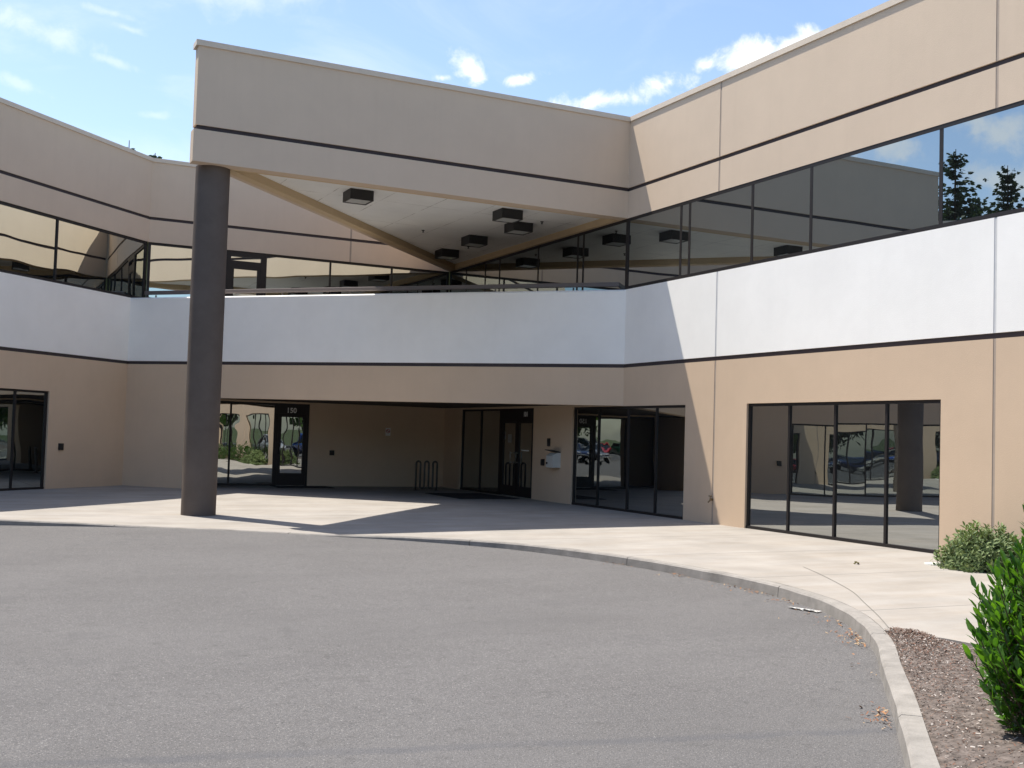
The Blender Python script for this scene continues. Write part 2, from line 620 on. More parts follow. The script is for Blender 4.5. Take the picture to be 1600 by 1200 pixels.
def leaf_mat(name, c1, c2, trans=0.35, rough=0.45, spec=0.4, tcol=None):
    mt = bpy.data.materials.new(name)
    mt.use_nodes = True
    n, l = mt.node_tree.nodes, mt.node_tree.links
    b = n['Principled BSDF']
    out = [x for x in n if x.type == 'OUTPUT_MATERIAL'][0]
    b.inputs['Roughness'].default_value = rough
    b.inputs['Specular IOR Level'].default_value = spec
    gi = n.new('ShaderNodeNewGeometry')
    mx = n.new('ShaderNodeMix')
    mx.data_type = 'RGBA'
    mx.inputs['A'].default_value = (*c1, 1)
    mx.inputs['B'].default_value = (*c2, 1)
    l.new(gi.outputs['Random Per Island'], mx.inputs['Factor'])
    l.new(mx.outputs['Result'], b.inputs['Base Color'])
    tr = n.new('ShaderNodeBsdfTranslucent')
    tm = n.new('ShaderNodeMix')
    tm.data_type = 'RGBA'
    tm.blend_type = 'MULTIPLY'
    tm.inputs['Factor'].default_value = 1
    l.new(mx.outputs['Result'], tm.inputs['A'])
    tm.inputs['B'].default_value = (*(tcol or (1.6, 1.7, 0.6)), 1)
    l.new(tm.outputs['Result'], tr.inputs['Color'])
    ms = n.new('ShaderNodeMixShader')
    ms.inputs[0].default_value = trans
    l.new(b.outputs[0], ms.inputs[1])
    l.new(tr.outputs[0], ms.inputs[2])
    l.new(ms.outputs[0], out.inputs[0])
    return mt


LAUREL = leaf_mat('laurel_leaf', (0.028, 0.090, 0.014), (0.095, 0.21, 0.022), 0.42, 0.32, 0.5)
GREYLEAF = leaf_mat('grey_green_leaf', (0.10, 0.155, 0.060), (0.24, 0.30, 0.13), 0.2, 0.6, 0.3, (1.2, 1.2, 0.8))
CONIFER = leaf_mat('conifer_needles', (0.022, 0.042, 0.022), (0.055, 0.085, 0.038), 0.15, 0.7, 0.2)
BROAD = leaf_mat('broad_leaf', (0.035, 0.07, 0.02), (0.075, 0.13, 0.035), 0.3, 0.6, 0.3)

# ------------------------------------------------------------------ levels (metres, walk by the wall = 0) and wall frames
Z_HEAD, Z_K, Z_WB, Z_SILL, Z_GH, Z_DB, Z_DT, Z_COP, Z_TOP = 2.397, 3.289, 3.374, 5.117, 6.785, 7.419, 7.504, 9.065, 9.176
Q2 = sqrt(0.5)
XR, YB, YC = 13.862, 32.755, 22.197
PT = Vector((4.662, 32.755))
LT = Vector((4.179, 32.272))
A_ = Vector((3.90, YC))
D_ = Vector((XR, YC))
Q_ = Vector((XR, YB))


class Wall:
    def __init__(s, o, d, n):
        s.o, s.d, s.n = Vector(o), Vector(d).normalized(), Vector(n).normalized()

    def p(s, a, dep, z):
        q = s.o + s.d * a + s.n * dep
        return (q.x, q.y, z)

    def box(s, mb, a0, a1, z0, z1, d0, d1, mat=0):
        c = [s.p(a0, d0, z0), s.p(a1, d0, z0), s.p(a1, d1, z0), s.p(a0, d1, z0),
             s.p(a0, d0, z1), s.p(a1, d0, z1), s.p(a1, d1, z1), s.p(a0, d1, z1)]
        mb.hexa(c, mat)


R = Wall((XR, 0), (0, 1), (-1, 0))
B = Wall((0, YB), (1, 0), (0, -1))
C = Wall((0, YC), (1, 0), (0, -1))
L = Wall(PT, (-Q2, -Q2), (Q2, -Q2))
RT = YC + 0.004
TD = (Vector((XR, RT)) - LT).normalized()
T = Wall(LT, TD, (TD.y, -TD.x))
T_LEN = (Vector((XR, RT)) - LT).length
DG = Wall(A_, (Q_ - A_), (-(Q_ - A_).y, (Q_ - A_).x))
DG_LEN = (Q_ - A_).length
TH = 0.28      # panel thickness
J = 0.027      # half width of a panel joint


def smin(a, b, k=1.2):
    h = max(k - abs(a - b), 0) / k
    return min(a, b) - h * h * k * 0.25


def zf(x, y):
    """the walk: level along the walls, falling gently to the drive"""
    dr = XR - x
    dl = (x - y + 28.094) * Q2
    dt = (36.45 - x - y) * Q2
    d = smin(smin(dr, dl), dt) if True else 0
    return -0.03 - 0.0125 * max(0.0, min(d, 9.0))


def za(x, y):
    return -0.20 - 0.04 * min(max((18 - y) / 12, 0), 1) + 0.07 * exp(-((x - 4.8) ** 2 + (y - 20.4) ** 2) / 9)


# ------------------------------------------------------------------ ground, drive, walk, kerb, beds
g = MB()
N = 16
for i in range(N):
    for j in range(N):
        x0, x1 = -1200 + 2400 * i / N, -1200 + 2400 * (i + 1) / N
        y0, y1 = -1200 + 2400 * j / N, -1200 + 2400 * (j + 1) / N
        g.face([(x0, y0, -0.6), (x1, y0, -0.6), (x1, y1, -0.6), (x0, y1, -0.6)])
tag(g.build('ground', GRASS), kind='structure')


def grid(name, fx, nu, nv, material, mat_idx=None):
    mb = MB()
    vs = [[fx(i / nu, j / nv) for j in range(nv + 1)] for i in range(nu + 1)]
    mb.v = [p for row in vs for p in row]
    for i in range(nu):
        for j in range(nv):
            a = i * (nv + 1) + j
            mb.f.append((a, a + nv + 1, a + nv + 2, a + 1))
            mb.m.append(0)
    o = mb.build(name, material, smooth=True)
    me = o.data
    if sum(p.normal.z for p in me.polygons) < 0:
        me.flip_normals()
    return o


def afx(u, v):
    x = -70 + 100 * u
    y = -75 + 105 * v
    return (x, y, za(x, y))


tag(grid('driveway', afx, 100, 105, ASPHALT), kind='structure')

KERB = [(-34, -12.2), (-24, -2.2), (-14, 7.9), (-8, 13.9), (-4.6, 17.3), (-2.6, 19.4), (-1.2, 21.0), (-0.2, 21.55), (0.8, 21.42), (1.39, 21.15), (2.16, 20.78), (2.95, 20.3), (3.78, 19.72), (4.67, 19.12),
        (5.4, 18.62), (6.0, 18.22), (6.55, 17.9), (7.05, 17.5), (7.50, 17.05), (8.11, 16.23), (8.56, 15.1), (8.83, 13.96), (8.97, 12.9), (9.03, 11.9),
        (8.97, 10.9), (8.72, 9.8), (8.36, 8.98), (8.02, 8.42), (7.74, 8.02), (7.38, 7.55), (6.67, 6.76), (5.85, 5.82), (5.0, 4.88), (4.0, 3.75), (3.0, 2.6), (1.9, 1.3), (0.6, -0.4), (-0.6, -2.4), (-1.6, -5), (-2, -12)]


def catmull(pts, per=8):
    out = []
    P = [Vector(p) for p in pts]
    for i in range(len(P) - 1):
        p0, p1, p2, p3 = P[max(i - 1, 0)], P[i], P[i + 1], P[min(i + 2, len(P) - 1)]
        for k in range(per):
            t = k / per
            out.append(0.5 * ((2 * p1) + (p2 - p0) * t + (2 * p0 - 5 * p1 + 4 * p2 - p3) * t * t + (3 * p1 - p0 - 3 * p2 + p3) * t ** 3))
    out.append(P[-1])
    return out


KC = catmull(KERB, 8)
END = min(range(len(KC)), key=lambda i: (KC[i] - Vector((7.78, 8.08))).length)   # kerb / walk / bed meet


def knorm(i):
    d = (KC[min(i + 1, len(KC) - 1)] - KC[max(i - 1, 0)]).normalized()
    return Vector((-d.y, d.x))          # left of travel = towards the building


def ktop(i):
    p = KC[i] + knorm(i) * 0.2
    z = zf(p.x, p.y) if i <= END else -0.11
    if i > END:
        w = min(1, (i - END) / 10)
        pz = KC[END] + knorm(END) * 0.2
        z = zf(pz.x, pz.y) * (1 - w) + (-0.112) * w
    ramp = exp(-((p.x - 4.8) ** 2 + (p.y - 20.0) ** 2) / 3.4)
    return z * (1 - ramp) + (za(p.x, p.y) + 0.012) * ramp


KW = 0.168
kb = MB()
joints_at, acc, last = [], 0.0, None
segs = []
cur = []
for i in range(len(KC)):
    if last is not None:
        acc += (KC[i] - last).length
    last = KC[i]
    cur.append(i)
    if acc > 3.1:
        segs.append(cur)
        cur = [i]
        acc = 0
segs.append(cur)
prof = [(0.0, 'b'), (0.025, 't-'), (0.045, 't'), (KW, 't'), (KW, 'b')]
for sg in segs:
    if len(sg) < 2:
        continue
    rows = []
    for q, i in enumerate(sg):
        sh = 0.0
        n_ = knorm(i)
        d_ = Vector((n_.y, -n_.x))
        if q == 0:
            sh = 0.006
        if q == len(sg) - 1:
            sh = -0.006
        base = KC[i] + d_ * sh
        zt = ktop(i)
        row = []
        for off, kind in prof:
            p = base + n_ * off
            wob = 0.004 * noise.noise(Vector((p.x * 1.7, p.y * 1.7, off * 9)))
            z = -0.5 if kind == 'b' else (zt - 0.02 if kind == 't-' else zt) + wob
            if kind == 't-' or (kind == 't' and off < 0.1):
                p = p + n_ * 0.010 * noise.noise(Vector((p.x * 2.3, p.y * 2.3, 3)))
            row.append((p.x, p.y, z))
        rows.append(row)
    bi = len(kb.v)
    for r_ in rows:
        kb.v += r_
    k = len(prof)
    for a in range(len(rows) - 1):
        for b_ in range(k - 1):
            v = bi + a * k + b_
            kb.f.append((v, v + k, v + k + 1, v + 1))
            kb.m.append(0)
    kb.f.append(tuple(bi + j for j in range(k)))
    kb.m.append(0)
    kb.f.append(tuple(bi + (len(rows) - 1) * k + j for j in reversed(range(k))))
    kb.m.append(0)
kerb = tag(kb.build('kerb', KERBM), kind='structure')

# walk: lofted between the back of the kerb and a line under the building
EDGE1 = [(8.05, 7.6), (8.16, 7.2), (8.25, 5), (8.3, 2), (8.3, -14)]
BACK_KEYS = {0: (-40, -2), 8 * 3: (-12, 19.5), 8 * 6: (-3, 28.5), 8 * 8: (1.0, 33.0), 8 * 11: (5.0, 36), 8 * 14: (10, 37), 8 * 17: (15, 35), 8 * 19: (15, 28), 8 * 22: (15, 21.5), 8 * 24: (15, 17.5), 8 * 26: (15, 14.0), END: (13.3, 12.35)}
EDGE2 = [(13.12, 12.0), (12.86, 11.3), (12.6, 10.6), (12.5, 8), (12.5, -14)]
keys = sorted(BACK_KEYS)


def back(i):
    for a, b_ in zip(keys[:-1], keys[1:]):
        if a <= i <= b_:
            t = (i - a) / (b_ - a)
            return Vector(BACK_KEYS[a]).lerp(Vector(BACK_KEYS[b_]), t)
    return Vector(BACK_KEYS[keys[-1]])


fr = [KC[i] + knorm(i) * (KW + 0.004) for i in range(END + 1)] + [Vector(p) for p in catmull(EDGE1, 6)]
bk = [back(i) for i in range(END + 1)] + [Vector(p) for p in catmull(EDGE2, 6)]
NV = 40
wk = MB()
for a, b_ in zip(fr, bk):
    for j in range(NV + 1):
        p = a.lerp(b_, j / NV)
        ramp = exp(-((p.x - 4.8) ** 2 + (p.y - 20.0) ** 2) / 3.4)
        z = zf(p.x, p.y) * (1 - ramp) + (za(p.x, p.y) + 0.012) * ramp
        wk.v.append((p.x, p.y, z))
for i in range(len(fr) - 1):
    for j in range(NV):
        v = i * (NV + 1) + j
        wk.f.append((v, v + NV + 1, v + NV + 2, v + 1))
        wk.m.append(0)
# skirt along the bed edge so that the slab has a thickness
for i in range(END, len(fr) - 1):
    for line in (0, NV):
        a, b_ = wk.v[i * (NV + 1) + line], wk.v[(i + 1) * (NV + 1) + line]
        wk.face([a, b_, (b_[0], b_[1], -0.4), (a[0], a[1], -0.4)])
# curved saw-cut joint
SAW = catmull([(10.61, 12.207), (10.3, 11.55), (9.847, 10.685), (9.45, 10.0), (9.009, 9.375), (8.5, 8.65), (8.05, 8.05)], 5)
for a, b_ in zip(SAW[:-1], SAW[1:]):
    d = (b_ - a).normalized()
    n_ = Vector((-d.y, d.x)) * 0.0045
    wk.face([(q.x, q.y, zf(q.x, q.y) + 0.004) for q in (a - n_, b_ - n_, b_ + n_, a + n_)], 1)
walk = wk.build('walkway', [CONCRETE, GROOVE], smooth=False)
tag(walk, kind='structure')
me = walk.data
me.update()
bmx = bmesh.new()
bmx.from_mesh(me)
for f_ in bmx.faces:
    if abs(f_.normal.z) > 0.5 and f_.normal.z < 0:
        f_.normal_flip()
bmx.to_mesh(me)
bmx.free()

# mulch beds
bd = MB()
inner = [KC[i] + knorm(i) * (KW + 0.002) for i in range(END, len(KC))]
outer = catmull(EDGE1, 6)
no = len(inner)
outs = []
for i in range(no):
    t = i / (no - 1) * (len(outer) - 1)
    k = min(int(t), len(outer) - 2)
    outs.append(outer[k].lerp(outer[k + 1], t - k))


def zbed(x, y, e):
    return -0.145 + 0.06 * e + 0.025 * noise.noise(Vector((x * 1.6, y * 1.6, 0))) * e + 0.010 * noise.noise(Vector((x * 9, y * 9, 5)))


NB = 24
for a, b_ in zip(inner, outs):
    for j in range(NB + 1):
        t = j / NB
        p = a.lerp(b_, t)
        e = min(1, 4 * t, 4 * (1 - t) + 0.2)
        bd.v.append((p.x, p.y, zbed(p.x, p.y, e)))
for i in range(no - 1):
    for j in range(NB):
        v = i * (NB + 1) + j
        bd.f.append((v, v + NB + 1, v + NB + 2, v + 1))
        bd.m.append(0)
bed1 = tag(bd.build('mulch_bed', MULCH, smooth=True), kind='structure')
bd = MB()
e2 = [Vector((13.60, 12.85)), Vector((13.3, 12.35))] + catmull(EDGE2, 6)
for p in e2:
    for j in range(9):
        t = j / 8
        x = p.x + (XR + 0.1 - p.x) * t
        bd.v.append((x, p.y, -0.075 + 0.015 * noise.noise(Vector((x * 4, p.y * 4, 0)))))
for i in range(len(e2) - 1):
    for j in range(8):
        v = i * 9 + j
        bd.f.append((v, v + 9, v + 10, v + 1))
        bd.m.append(0)
tag(bd.build('wall_bed', MULCH, smooth=True), kind='structure')

# bark chips scattered on the near bed (uncountable)
ch = MB()


def chip(mb, x, y, z, s, mi, flat=0.5):
    a = random.uniform(0, 2 * pi)
    d1 = Vector((cos(a), sin(a), random.uniform(-flat, flat))).normalized() * s * random.uniform(0.7, 1.6)
    d2 = Vector((-sin(a), cos(a), random.uniform(-flat, flat))).normalized() * s * random.uniform(0.25, 0.6)
    c = Vector((x, y, z))
    mb.face([c - d1 - d2, c + d1 - d2 * 0.6, c + d1 * 0.8 + d2, c - d1 * 0.9 + d2 * 0.8], mi)


for _ in range(15000):
    i = random.randint(0, int(no * 0.5))
    t = random.uniform(0.02, 0.98)
    p = inner[i].lerp(outs[i], t) + Vector((random.uniform(-.05, .05), random.uniform(-.05, .05)))
    e = min(1, 4 * t, 4 * (1 - t) + 0.2)
    chip(ch, p.x, p.y, zbed(p.x, p.y, e) + random.uniform(0.002, 0.014), random.uniform(0.004, 0.011), random.choices((0, 1, 2, 3), (3, 5, 2.2, 1.2))[0])
for _ in range(1500):
    y = random.uniform(7, 12.8)
    x = random.uniform(12.6, 13.8)
    if x > 12.55 + max(0, (y - 10.6)) * 0.45:
        chip(ch, x, y, -0.060, random.uniform(0.01, 0.025), random.choice((0, 1, 3, 3)))
tag(ch.build('bark_chips', CHIPS), 'loose bark chips covering the planting beds beside the walkway', 'bark chips', kind='stuff')

# leaf and needle litter along the kerb
lt = MB()
for (x, y, n_, sp) in ((8.89, 14.11, 26, .16), (8.97, 12.76, 34, .14), (9.02, 12.3, 16, .22), (9.01, 11.48, 22, .2), (8.98, 11.1, 44, .14), (8.85, 10.40, 40, .15), (8.52, 9.55, 26, .18),
                      (8.3, 9.1, 30, .18), (7.95, 8.42, 46, .13), (7.68, 8.0, 40, .12), (7.9, 8.25, 30, .12), (5.86, 5.90, 40, .1), (5.70, 5.69, 36, .1), (6.8, 6.95, 10, .2)):
    for _ in range(n_):
        px, py = random.gauss(x, sp), random.gauss(y, sp)
        k = min(range(len(KC)), key=lambda i: (KC[i].x - px) ** 2 + (KC[i].y - py) ** 2)
        off = (Vector((px, py)) - KC[k]).dot(knorm(k))
        if off > -0.015:
            q = Vector((px, py)) - knorm(k) * (off + random.uniform(0.015, 0.09))
            px, py = q.x, q.y
        chip(lt, px, py, za(px, py) + random.uniform(0.006, 0.03), random.uniform(0.006, 0.017), random.choices((0, 1, 2), (3, 3, 3))[0], 0.6)
tag(lt.build('leaf_litter', LITTER), 'dry orange leaves and needles gathered in clumps along the kerb', 'leaf litter', kind='stuff')
ps = MB()
pc = Vector((8.60, 9.80))
for k in range(4):
    c0 = pc + Vector((-0.03 * k + .03, 0.08 * k - .1))
    ps.face([(c0.x - .05, c0.y - .06, za(*c0) + .008 + .01 * (k % 2)), (c0.x + .03, c0.y - .05, za(*c0) + .02), (c0.x + .02, c0.y + .08, za(*c0) + .012), (c0.x - .06, c0.y + .07, za(*c0) + .03)])
tag(ps.build('paper_scrap', mat('dirty_paper', (0.45, 0.45, 0.44), 0.8)), 'torn strip of white paper lying against the kerb', 'litter')
lf = MB()
for k in range(3):
    chip(lf, 11.6 + random.uniform(-.02, .02), 12.23 + random.uniform(-.02, .02), zf(11.6, 12.23) + .012 + .008 * k, 0.035, 0, 0.6)
tag(lf.build('dead_leaf', [mat('olive_leaf', (0.10, 0.085, 0.03), 0.8)]), 'single curled olive leaf lying on the sunlit walkway', 'leaf')
vc = MB()
vx, vy = 12.75, 11.85
vc.tube([(vx, vy, zf(vx, vy) - .05), (vx, vy, zf(vx, vy) + .012)], [0.17, 0.165], 24)
vc.tube([(vx, vy, zf(vx, vy) + .008), (vx, vy, zf(vx, vy) + .020)], [0.12, 0.115], 24)
tag(vc.build('valve_cover', PLATE), 'round pale valve cover in the walkway edge beside the grey-green shrub', 'valve cover')

# ------------------------------------------------------------------ the building
bld = thing('office_building', 'two storey office building with tan walls, white bands and dark mirrored windows', 'building', (XR, YC, 0))


def wall_with_opening(mb, Wl, a0, a1, z0, z1, ops, d0=-TH, d1=0.0):
    """wall slab a0..a1, z0..z1 with openings (oa0, oa1, oz1) rising from the bottom"""
    ops = sorted([o for o in ops if o[1] > a0 and o[0] < a1])
    x = a0
    for (b0, b1, zt) in ops:
        b0c, b1c = max(b0, a0), min(b1, a1)
        if b0c > x:
            Wl.box(mb, x, b0c, z0, z1, d0, d1)
        Wl.box(mb, b0c, b1c, zt, z1, d0, d1)
        x = b1c
    if x < a1:
        Wl.box(mb, x, a1, z0, z1, d0, d1)


def facade(Wl, joints, a_lo, a_hi, openings, lower=True, spandrel=True, upper=True, wall_mat=TAN):
    """stack of precast panels between the vertical joints, with reveals and coping"""
    cuts = [a_lo] + sorted(j for j in joints if a_lo < j < a_hi) + [a_hi]
    for c0, c1 in zip(cuts[:-1], cuts[1:]):
        e0 = c0 + (J if c0 != a_lo else 0)
        e1 = c1 - (J if c1 != a_hi else 0)
        if lower:
            mb = MB()
            wall_with_opening(mb, Wl, e0, e1, -0.5, Z_K, openings)
            mb.build('wall_panel', wall_mat, bld)
        if spandrel:
            mb = MB()
            Wl.box(mb, e0, e1, Z_WB, Z_SILL, -TH, 0)
            mb.build('spandrel_panel', WHITE, bld)
        if upper:
            mb = MB()
            Wl.box(mb, e0, e1, Z_GH, Z_DB, -TH, 0)
            Wl.box(mb, e0, e1, Z_DT, Z_COP, -TH, 0)
            mb.build('fascia_panel', TAN_UP, bld)
    for c in cuts[1:-1]:
        for on_, z0, z1, sm__ in ((lower, -0.5, Z_K, SEAL), (spandrel, Z_WB, Z_SILL, SEAL_W), (upper, Z_GH, Z_DB, SEAL), (upper, Z_DT, Z_COP, SEAL)):
            if on_:
                mb = MB()
                Wl.box(mb, c - J, c + J, z0, z1, -TH, -0.006)
                mb.build('joint_seal', sm__, bld)
    mb = MB()
    if lower or spandrel:
        Wl.box(mb, a_lo, a_hi, Z_K, Z_WB, -TH, -0.03)
    if upper:
        Wl.box(mb, a_lo, a_hi, Z_DB, Z_DT, -TH, -0.03)
    mb.build('reveal_strip', REVEAL, bld)
    if upper:
        mb = MB()
        Wl.box(mb, a_lo, a_hi, Z_COP, Z_TOP, -TH - 0.03, 0.03)
        mb.build('coping', COPING, bld)


def window(Wl, a0, a1, z0, z1, mulls, glass, fr_w=0.055, set_back=-0.05, depth=0.10, mw=0.05, trans=(), name='window', tilt=0.0035, glass_in=0.03, sill=0.012):
    """frame and mullions; glass panes as one child mesh, each pane very slightly out of true"""
    gm = MB()
    edges = [a0 + fr_w] + sorted(mulls) + [a1 - fr_w]
    zs = [z0 + fr_w] + sorted(trans) + [z1 - fr_w]
    gd = set_back - glass_in
    outward = Wl.d.y * Wl.n.x - Wl.d.x * Wl.n.y > 0
    for i in range(len(edges) - 1):
        for j in range(len(zs) - 1):
            tx, tz = random.uniform(-tilt, tilt), random.uniform(-tilt, tilt)
            b0, b1, c0, c1 = edges[i], edges[i + 1], zs[j], zs[j + 1]
            hw, hh = (b1 - b0) / 2, (c1 - c0) / 2
            q4 = [Wl.p(b0, gd - tx * hw - tz * hh, c0), Wl.p(b1, gd + tx * hw - tz * hh, c0), Wl.p(b1, gd + tx * hw + tz * hh, c1), Wl.p(b0, gd - tx * hw + tz * hh, c1)]
            gm.face(q4 if outward else q4[::-1])
    o = gm.build(name, glass, bld)
    fm = MB()
    db = set_back - depth
    Wl.box(fm, a0, a1, z1 - fr_w, z1, db, set_back)
    Wl.box(fm, a0, a1, z0, z0 + fr_w, db, set_back + sill)
    Wl.box(fm, a0, a0 + fr_w, z0 + fr_w, z1 - fr_w, db, set_back)
    Wl.box(fm, a1 - fr_w, a1, z0 + fr_w, z1 - fr_w, db, set_back)
    for q in mulls:
        Wl.box(fm, q - mw / 2, q + mw / 2, z0 + fr_w, z1 - fr_w, db, set_back - 0.003)
    for q in trans:
        Wl.box(fm, a0 + fr_w, a1 - fr_w, q - mw / 2, q + mw / 2, db, set_back - 0.006)
    fm.build('frame', FRAME, o)
    return o


# --- right wing (wall R, along +Y)
RJ = [18.70, 11.82, 4.94, -1.94, -8.82]
R_LO, R_HI = -14.0, YB
ROPEN = [(12.83, 17.66, Z_HEAD), (19.72, 24.56, Z_HEAD), (26.68, 31.48, Z_HEAD), (5.95, 10.78, Z_HEAD), (-0.93, 3.90, Z_HEAD), (-7.8, -3.0, Z_HEAD)]
RE = RT + 0.08
facade(R, RJ, R_LO, RE, ROPEN)
# behind the terrace the wing goes on without the white band
mb = MB()
wall_with_opening(mb, R, RE, YB, -0.5, 4.15, ROPEN)
mb.build('wall_panel', TAN, bld)
mb = MB()
R.box(mb, RE, YB, Z_GH, Z_TOP, -TH, 0.0)
mb.build('fascia_panel', TAN_UP, bld)
for (a, b_, zt) in ROPEN:
    if a == 26.68:
        continue
    st = (b_ - a) / 4
    if a == 12.83:
        mu = [14.03, 15.25, 16.47]
    elif a == 19.72:
        mu = [20.89, 22.05, 23.37]
    else:
        mu = [a + st, a + 2 * st, a + 3 * st]
    window(R, a, b_, -0.03, zt, mu, GLASS_G, set_back=-0.045)
# upper ribbon of the right wing, in front of and behind the terrace
window(R, R_LO, RT, Z_SILL, Z_GH, [-12, -10, -8.8, -7, -5, -3.2, -1.9, 0, 2, 3.8, 4.9, 6.8, 8.8, 10.6, 12.89, 15.92, 17.62, 19.73, 20.05], GLASS_A, set_back=-0.006, fr_w=0.07, name='ribbon_window', tilt=0.0008, glass_in=0.008, sill=0.004, mw=0.075)
window(R, RT, YB - 0.02, 4.15, Z_GH - 0.002, [24.26, 24.55, 26.69, 29.09, 30.07, 31.46], GLASS_A, set_back=-0.006, fr_w=0.07, name='ribbon_window', tilt=0.0008, glass_in=0.008, sill=0.004, mw=0.075)

# --- back wall B behind the terrace and the entrance
facade(B, [10.568], PT.x + 0.0, XR, [], lower=False, spandrel=False)
mb = MB()
B.box(mb, 9.49, XR, -0.5, 4.15, -TH, 0)
B.box(mb, PT.x, 9.49, Z_HEAD, 4.15, -TH, 0)
B.box(mb, PT.x, 5.9, -0.5, Z_HEAD, -TH, 0)
mb.build('wall_panel', TAN, bld)
window(B, PT.x, 6.88, 4.15, Z_GH, [], GLASS_B, fr_w=0.07, set_back=-0.03, name='ribbon_window')
window(B, 7.96, XR, 4.15, Z_GH, [9.97, 11.94], GLASS_B, fr_w=0.07, set_back=-0.03, name='ribbon_window')


def door_leaf(Wl, a0, a1, z0, z1, st, bot, top, glass, handle_at=None, hz=(0.85, 1.25), set_back=-0.05, name='door', numbers=None):
    fm = MB()
    db = set_back - 0.05
    Wl.box(fm, a0, a0 + st, z0, z1, db, set_back)
    Wl.box(fm, a1 - st, a1, z0, z1, db, set_back)
    Wl.box(fm, a0 + st, a1 - st, z0, z0 + bot, db, set_back)
    Wl.box(fm, a0 + st, a1 - st, z1 - top, z1, db, set_back)
    o = fm.build(name, FRAME, bld)
    gm = MB()
    gd = set_back - 0.025
    q4 = [Wl.p(a0 + st, gd, z0 + bot), Wl.p(a1 - st, gd - 0.003, z0 + bot), Wl.p(a1 - st, gd - 0.002, z1 - top), Wl.p(a0 + st, gd, z1 - top)]
    gm.face(q4 if Wl.d.y * Wl.n.x - Wl.d.x * Wl.n.y > 0 else q4[::-1])
    gm.build('pane', glass, o)
    if handle_at is not None:
        hm = MB()
        hd = set_back + 0.055
        hm.tube([Wl.p(handle_at, set_back, hz[0] + .03), Wl.p(handle_at, hd, hz[0] + .03), Wl.p(handle_at, hd, hz[0]), Wl.p(handle_at, hd, hz[1]), Wl.p(handle_at, hd, hz[1] - .03), Wl.p(handle_at, set_back, hz[1] - .03)], 0.016, 8)
        hm.build('handle', STEEL, o, smooth=True)
    return o


def lettering(Wl, a_c, z_c, dep, text, size, parent, material, name='number', sx=1.0):
    cu = bpy.data.curves.new(name, 'FONT')
    cu.body = text
    cu.size = size
    cu.align_x = 'CENTER'
    cu.align_y = 'CENTER'
    cu.extrude = 0.002
    cu.offset = size * 0.03
    tmp = bpy.data.objects.new(name + '_tmp', cu)
    COL.objects.link(tmp)
    dg = bpy.context.evaluated_depsgraph_get()
    me_ = bpy.data.meshes.new_from_object(tmp.evaluated_get(dg))
    bpy.data.objects.remove(tmp)
    n3 = Vector((Wl.n.x, Wl.n.y, 0))
    x3 = Vector((0, 0, 1)).cross(n3)
    M = Matrix((x3 * sx, Vector((0, 0, 1)), n3)).transposed().to_4x4()
    M.translation = Vector(Wl.p(a_c, dep, z_c))
    me_.transform(M)
    me_.materials.clear()
    me_.materials.append(material)
    o = bpy.data.objects.new(name, me_)
    COL.objects.link(o)
    o.parent = parent
    return o


# terrace door on the upper floor
tr = MB()
B.box(tr, 6.88, 6.98, 4.15, Z_GH, -0.13, -0.025)
B.box(tr, 7.86, 7.96, 4.15, Z_GH, -0.13, -0.025)
B.box(tr, 6.98, 7.86, 6.62, Z_GH, -0.13, -0.025)
tr.build('door_frame', FRAME, bld)
tg = MB()
tg.face([B.p(6.98, -0.07, 6.50), B.p(7.86, -0.07, 6.50), B.p(7.86, -0.07, 6.62), B.p(6.98, -0.07, 6.62)])
tg.build('transom_pane', GLASS_B, bld)
door_leaf(B, 6.98, 7.86, 4.15, 6.4985, 0.10, 0.3, 0.24, GLASS_B, set_back=-0.035)

# lower back wall: sidelight window and single door
window(B, 5.9, 8.50, -0.03, Z_HEAD, [7.17], GLASS_D, set_back=-0.045, tilt=0.002)
mb = MB()
B.box(mb, 8.50, 8.56, -0.03, Z_HEAD, -0.15, -0.04)
B.box(mb, 9.43, 9.49, -0.03, Z_HEAD, -0.15, -0.04)
B.box(mb, 8.56, 9.43, 2.10, Z_HEAD, -0.15, -0.04)
dfr = mb.build('door_frame', FRAME, bld)
d1 = door_leaf(B, 8.565, 9.425, -0.02, 2.0985, 0.10, 0.36, 0.10, GLASS_D, handle_at=8.63, set_back=-0.05)
lettering(B, 8.95, 2.19, -0.038, '150', 0.205, dfr, VINYL)

# main entrance in the right wing: two fixed lights and a pair of doors
window(R, 28.80, 31.48, -0.03, Z_HEAD, [30.13], GLASS_G, set_back=-0.045)
mb = MB()
R.box(mb, 28.72, 28.80, -0.03, Z_HEAD, -0.15, -0.04)
R.box(mb, 26.68, 26.74, -0.03, Z_HEAD, -0.15, -0.04)
R.box(mb, 26.74, 28.72, 2.10, Z_HEAD, -0.15, -0.04)
efr = mb.build('door_frame', FRAME, bld)
dl_ = door_leaf(R, 27.735, 28.715, -0.02, 2.0985, 0.11, 0.28, 0.11, GLASS_G, handle_at=28.02, hz=(0.88, 1.20))
dr_ = door_leaf(R, 26.745, 27.725, -0.02, 2.0985, 0.11, 0.28, 0.11, GLASS_G, handle_at=27.68 - 0.02, hz=(0.88, 1.20))
lettering(R, 27.22, 2.23, -0.038, '101', 0.18, efr, VINYL)
mb = MB()
R.box(mb, 28.10, 28.34, 1.45, 1.68, -0.072, -0.068)
mb.build('notice', mat('faded_paper', (0.28, 0.27, 0.25), 0.8), dl_)
mb = MB()
R.box(mb, 27.05, 27.48, 1.235, 1.265, -0.072, -0.066)
mb.build('decal_stripe', VINYL, dr_)

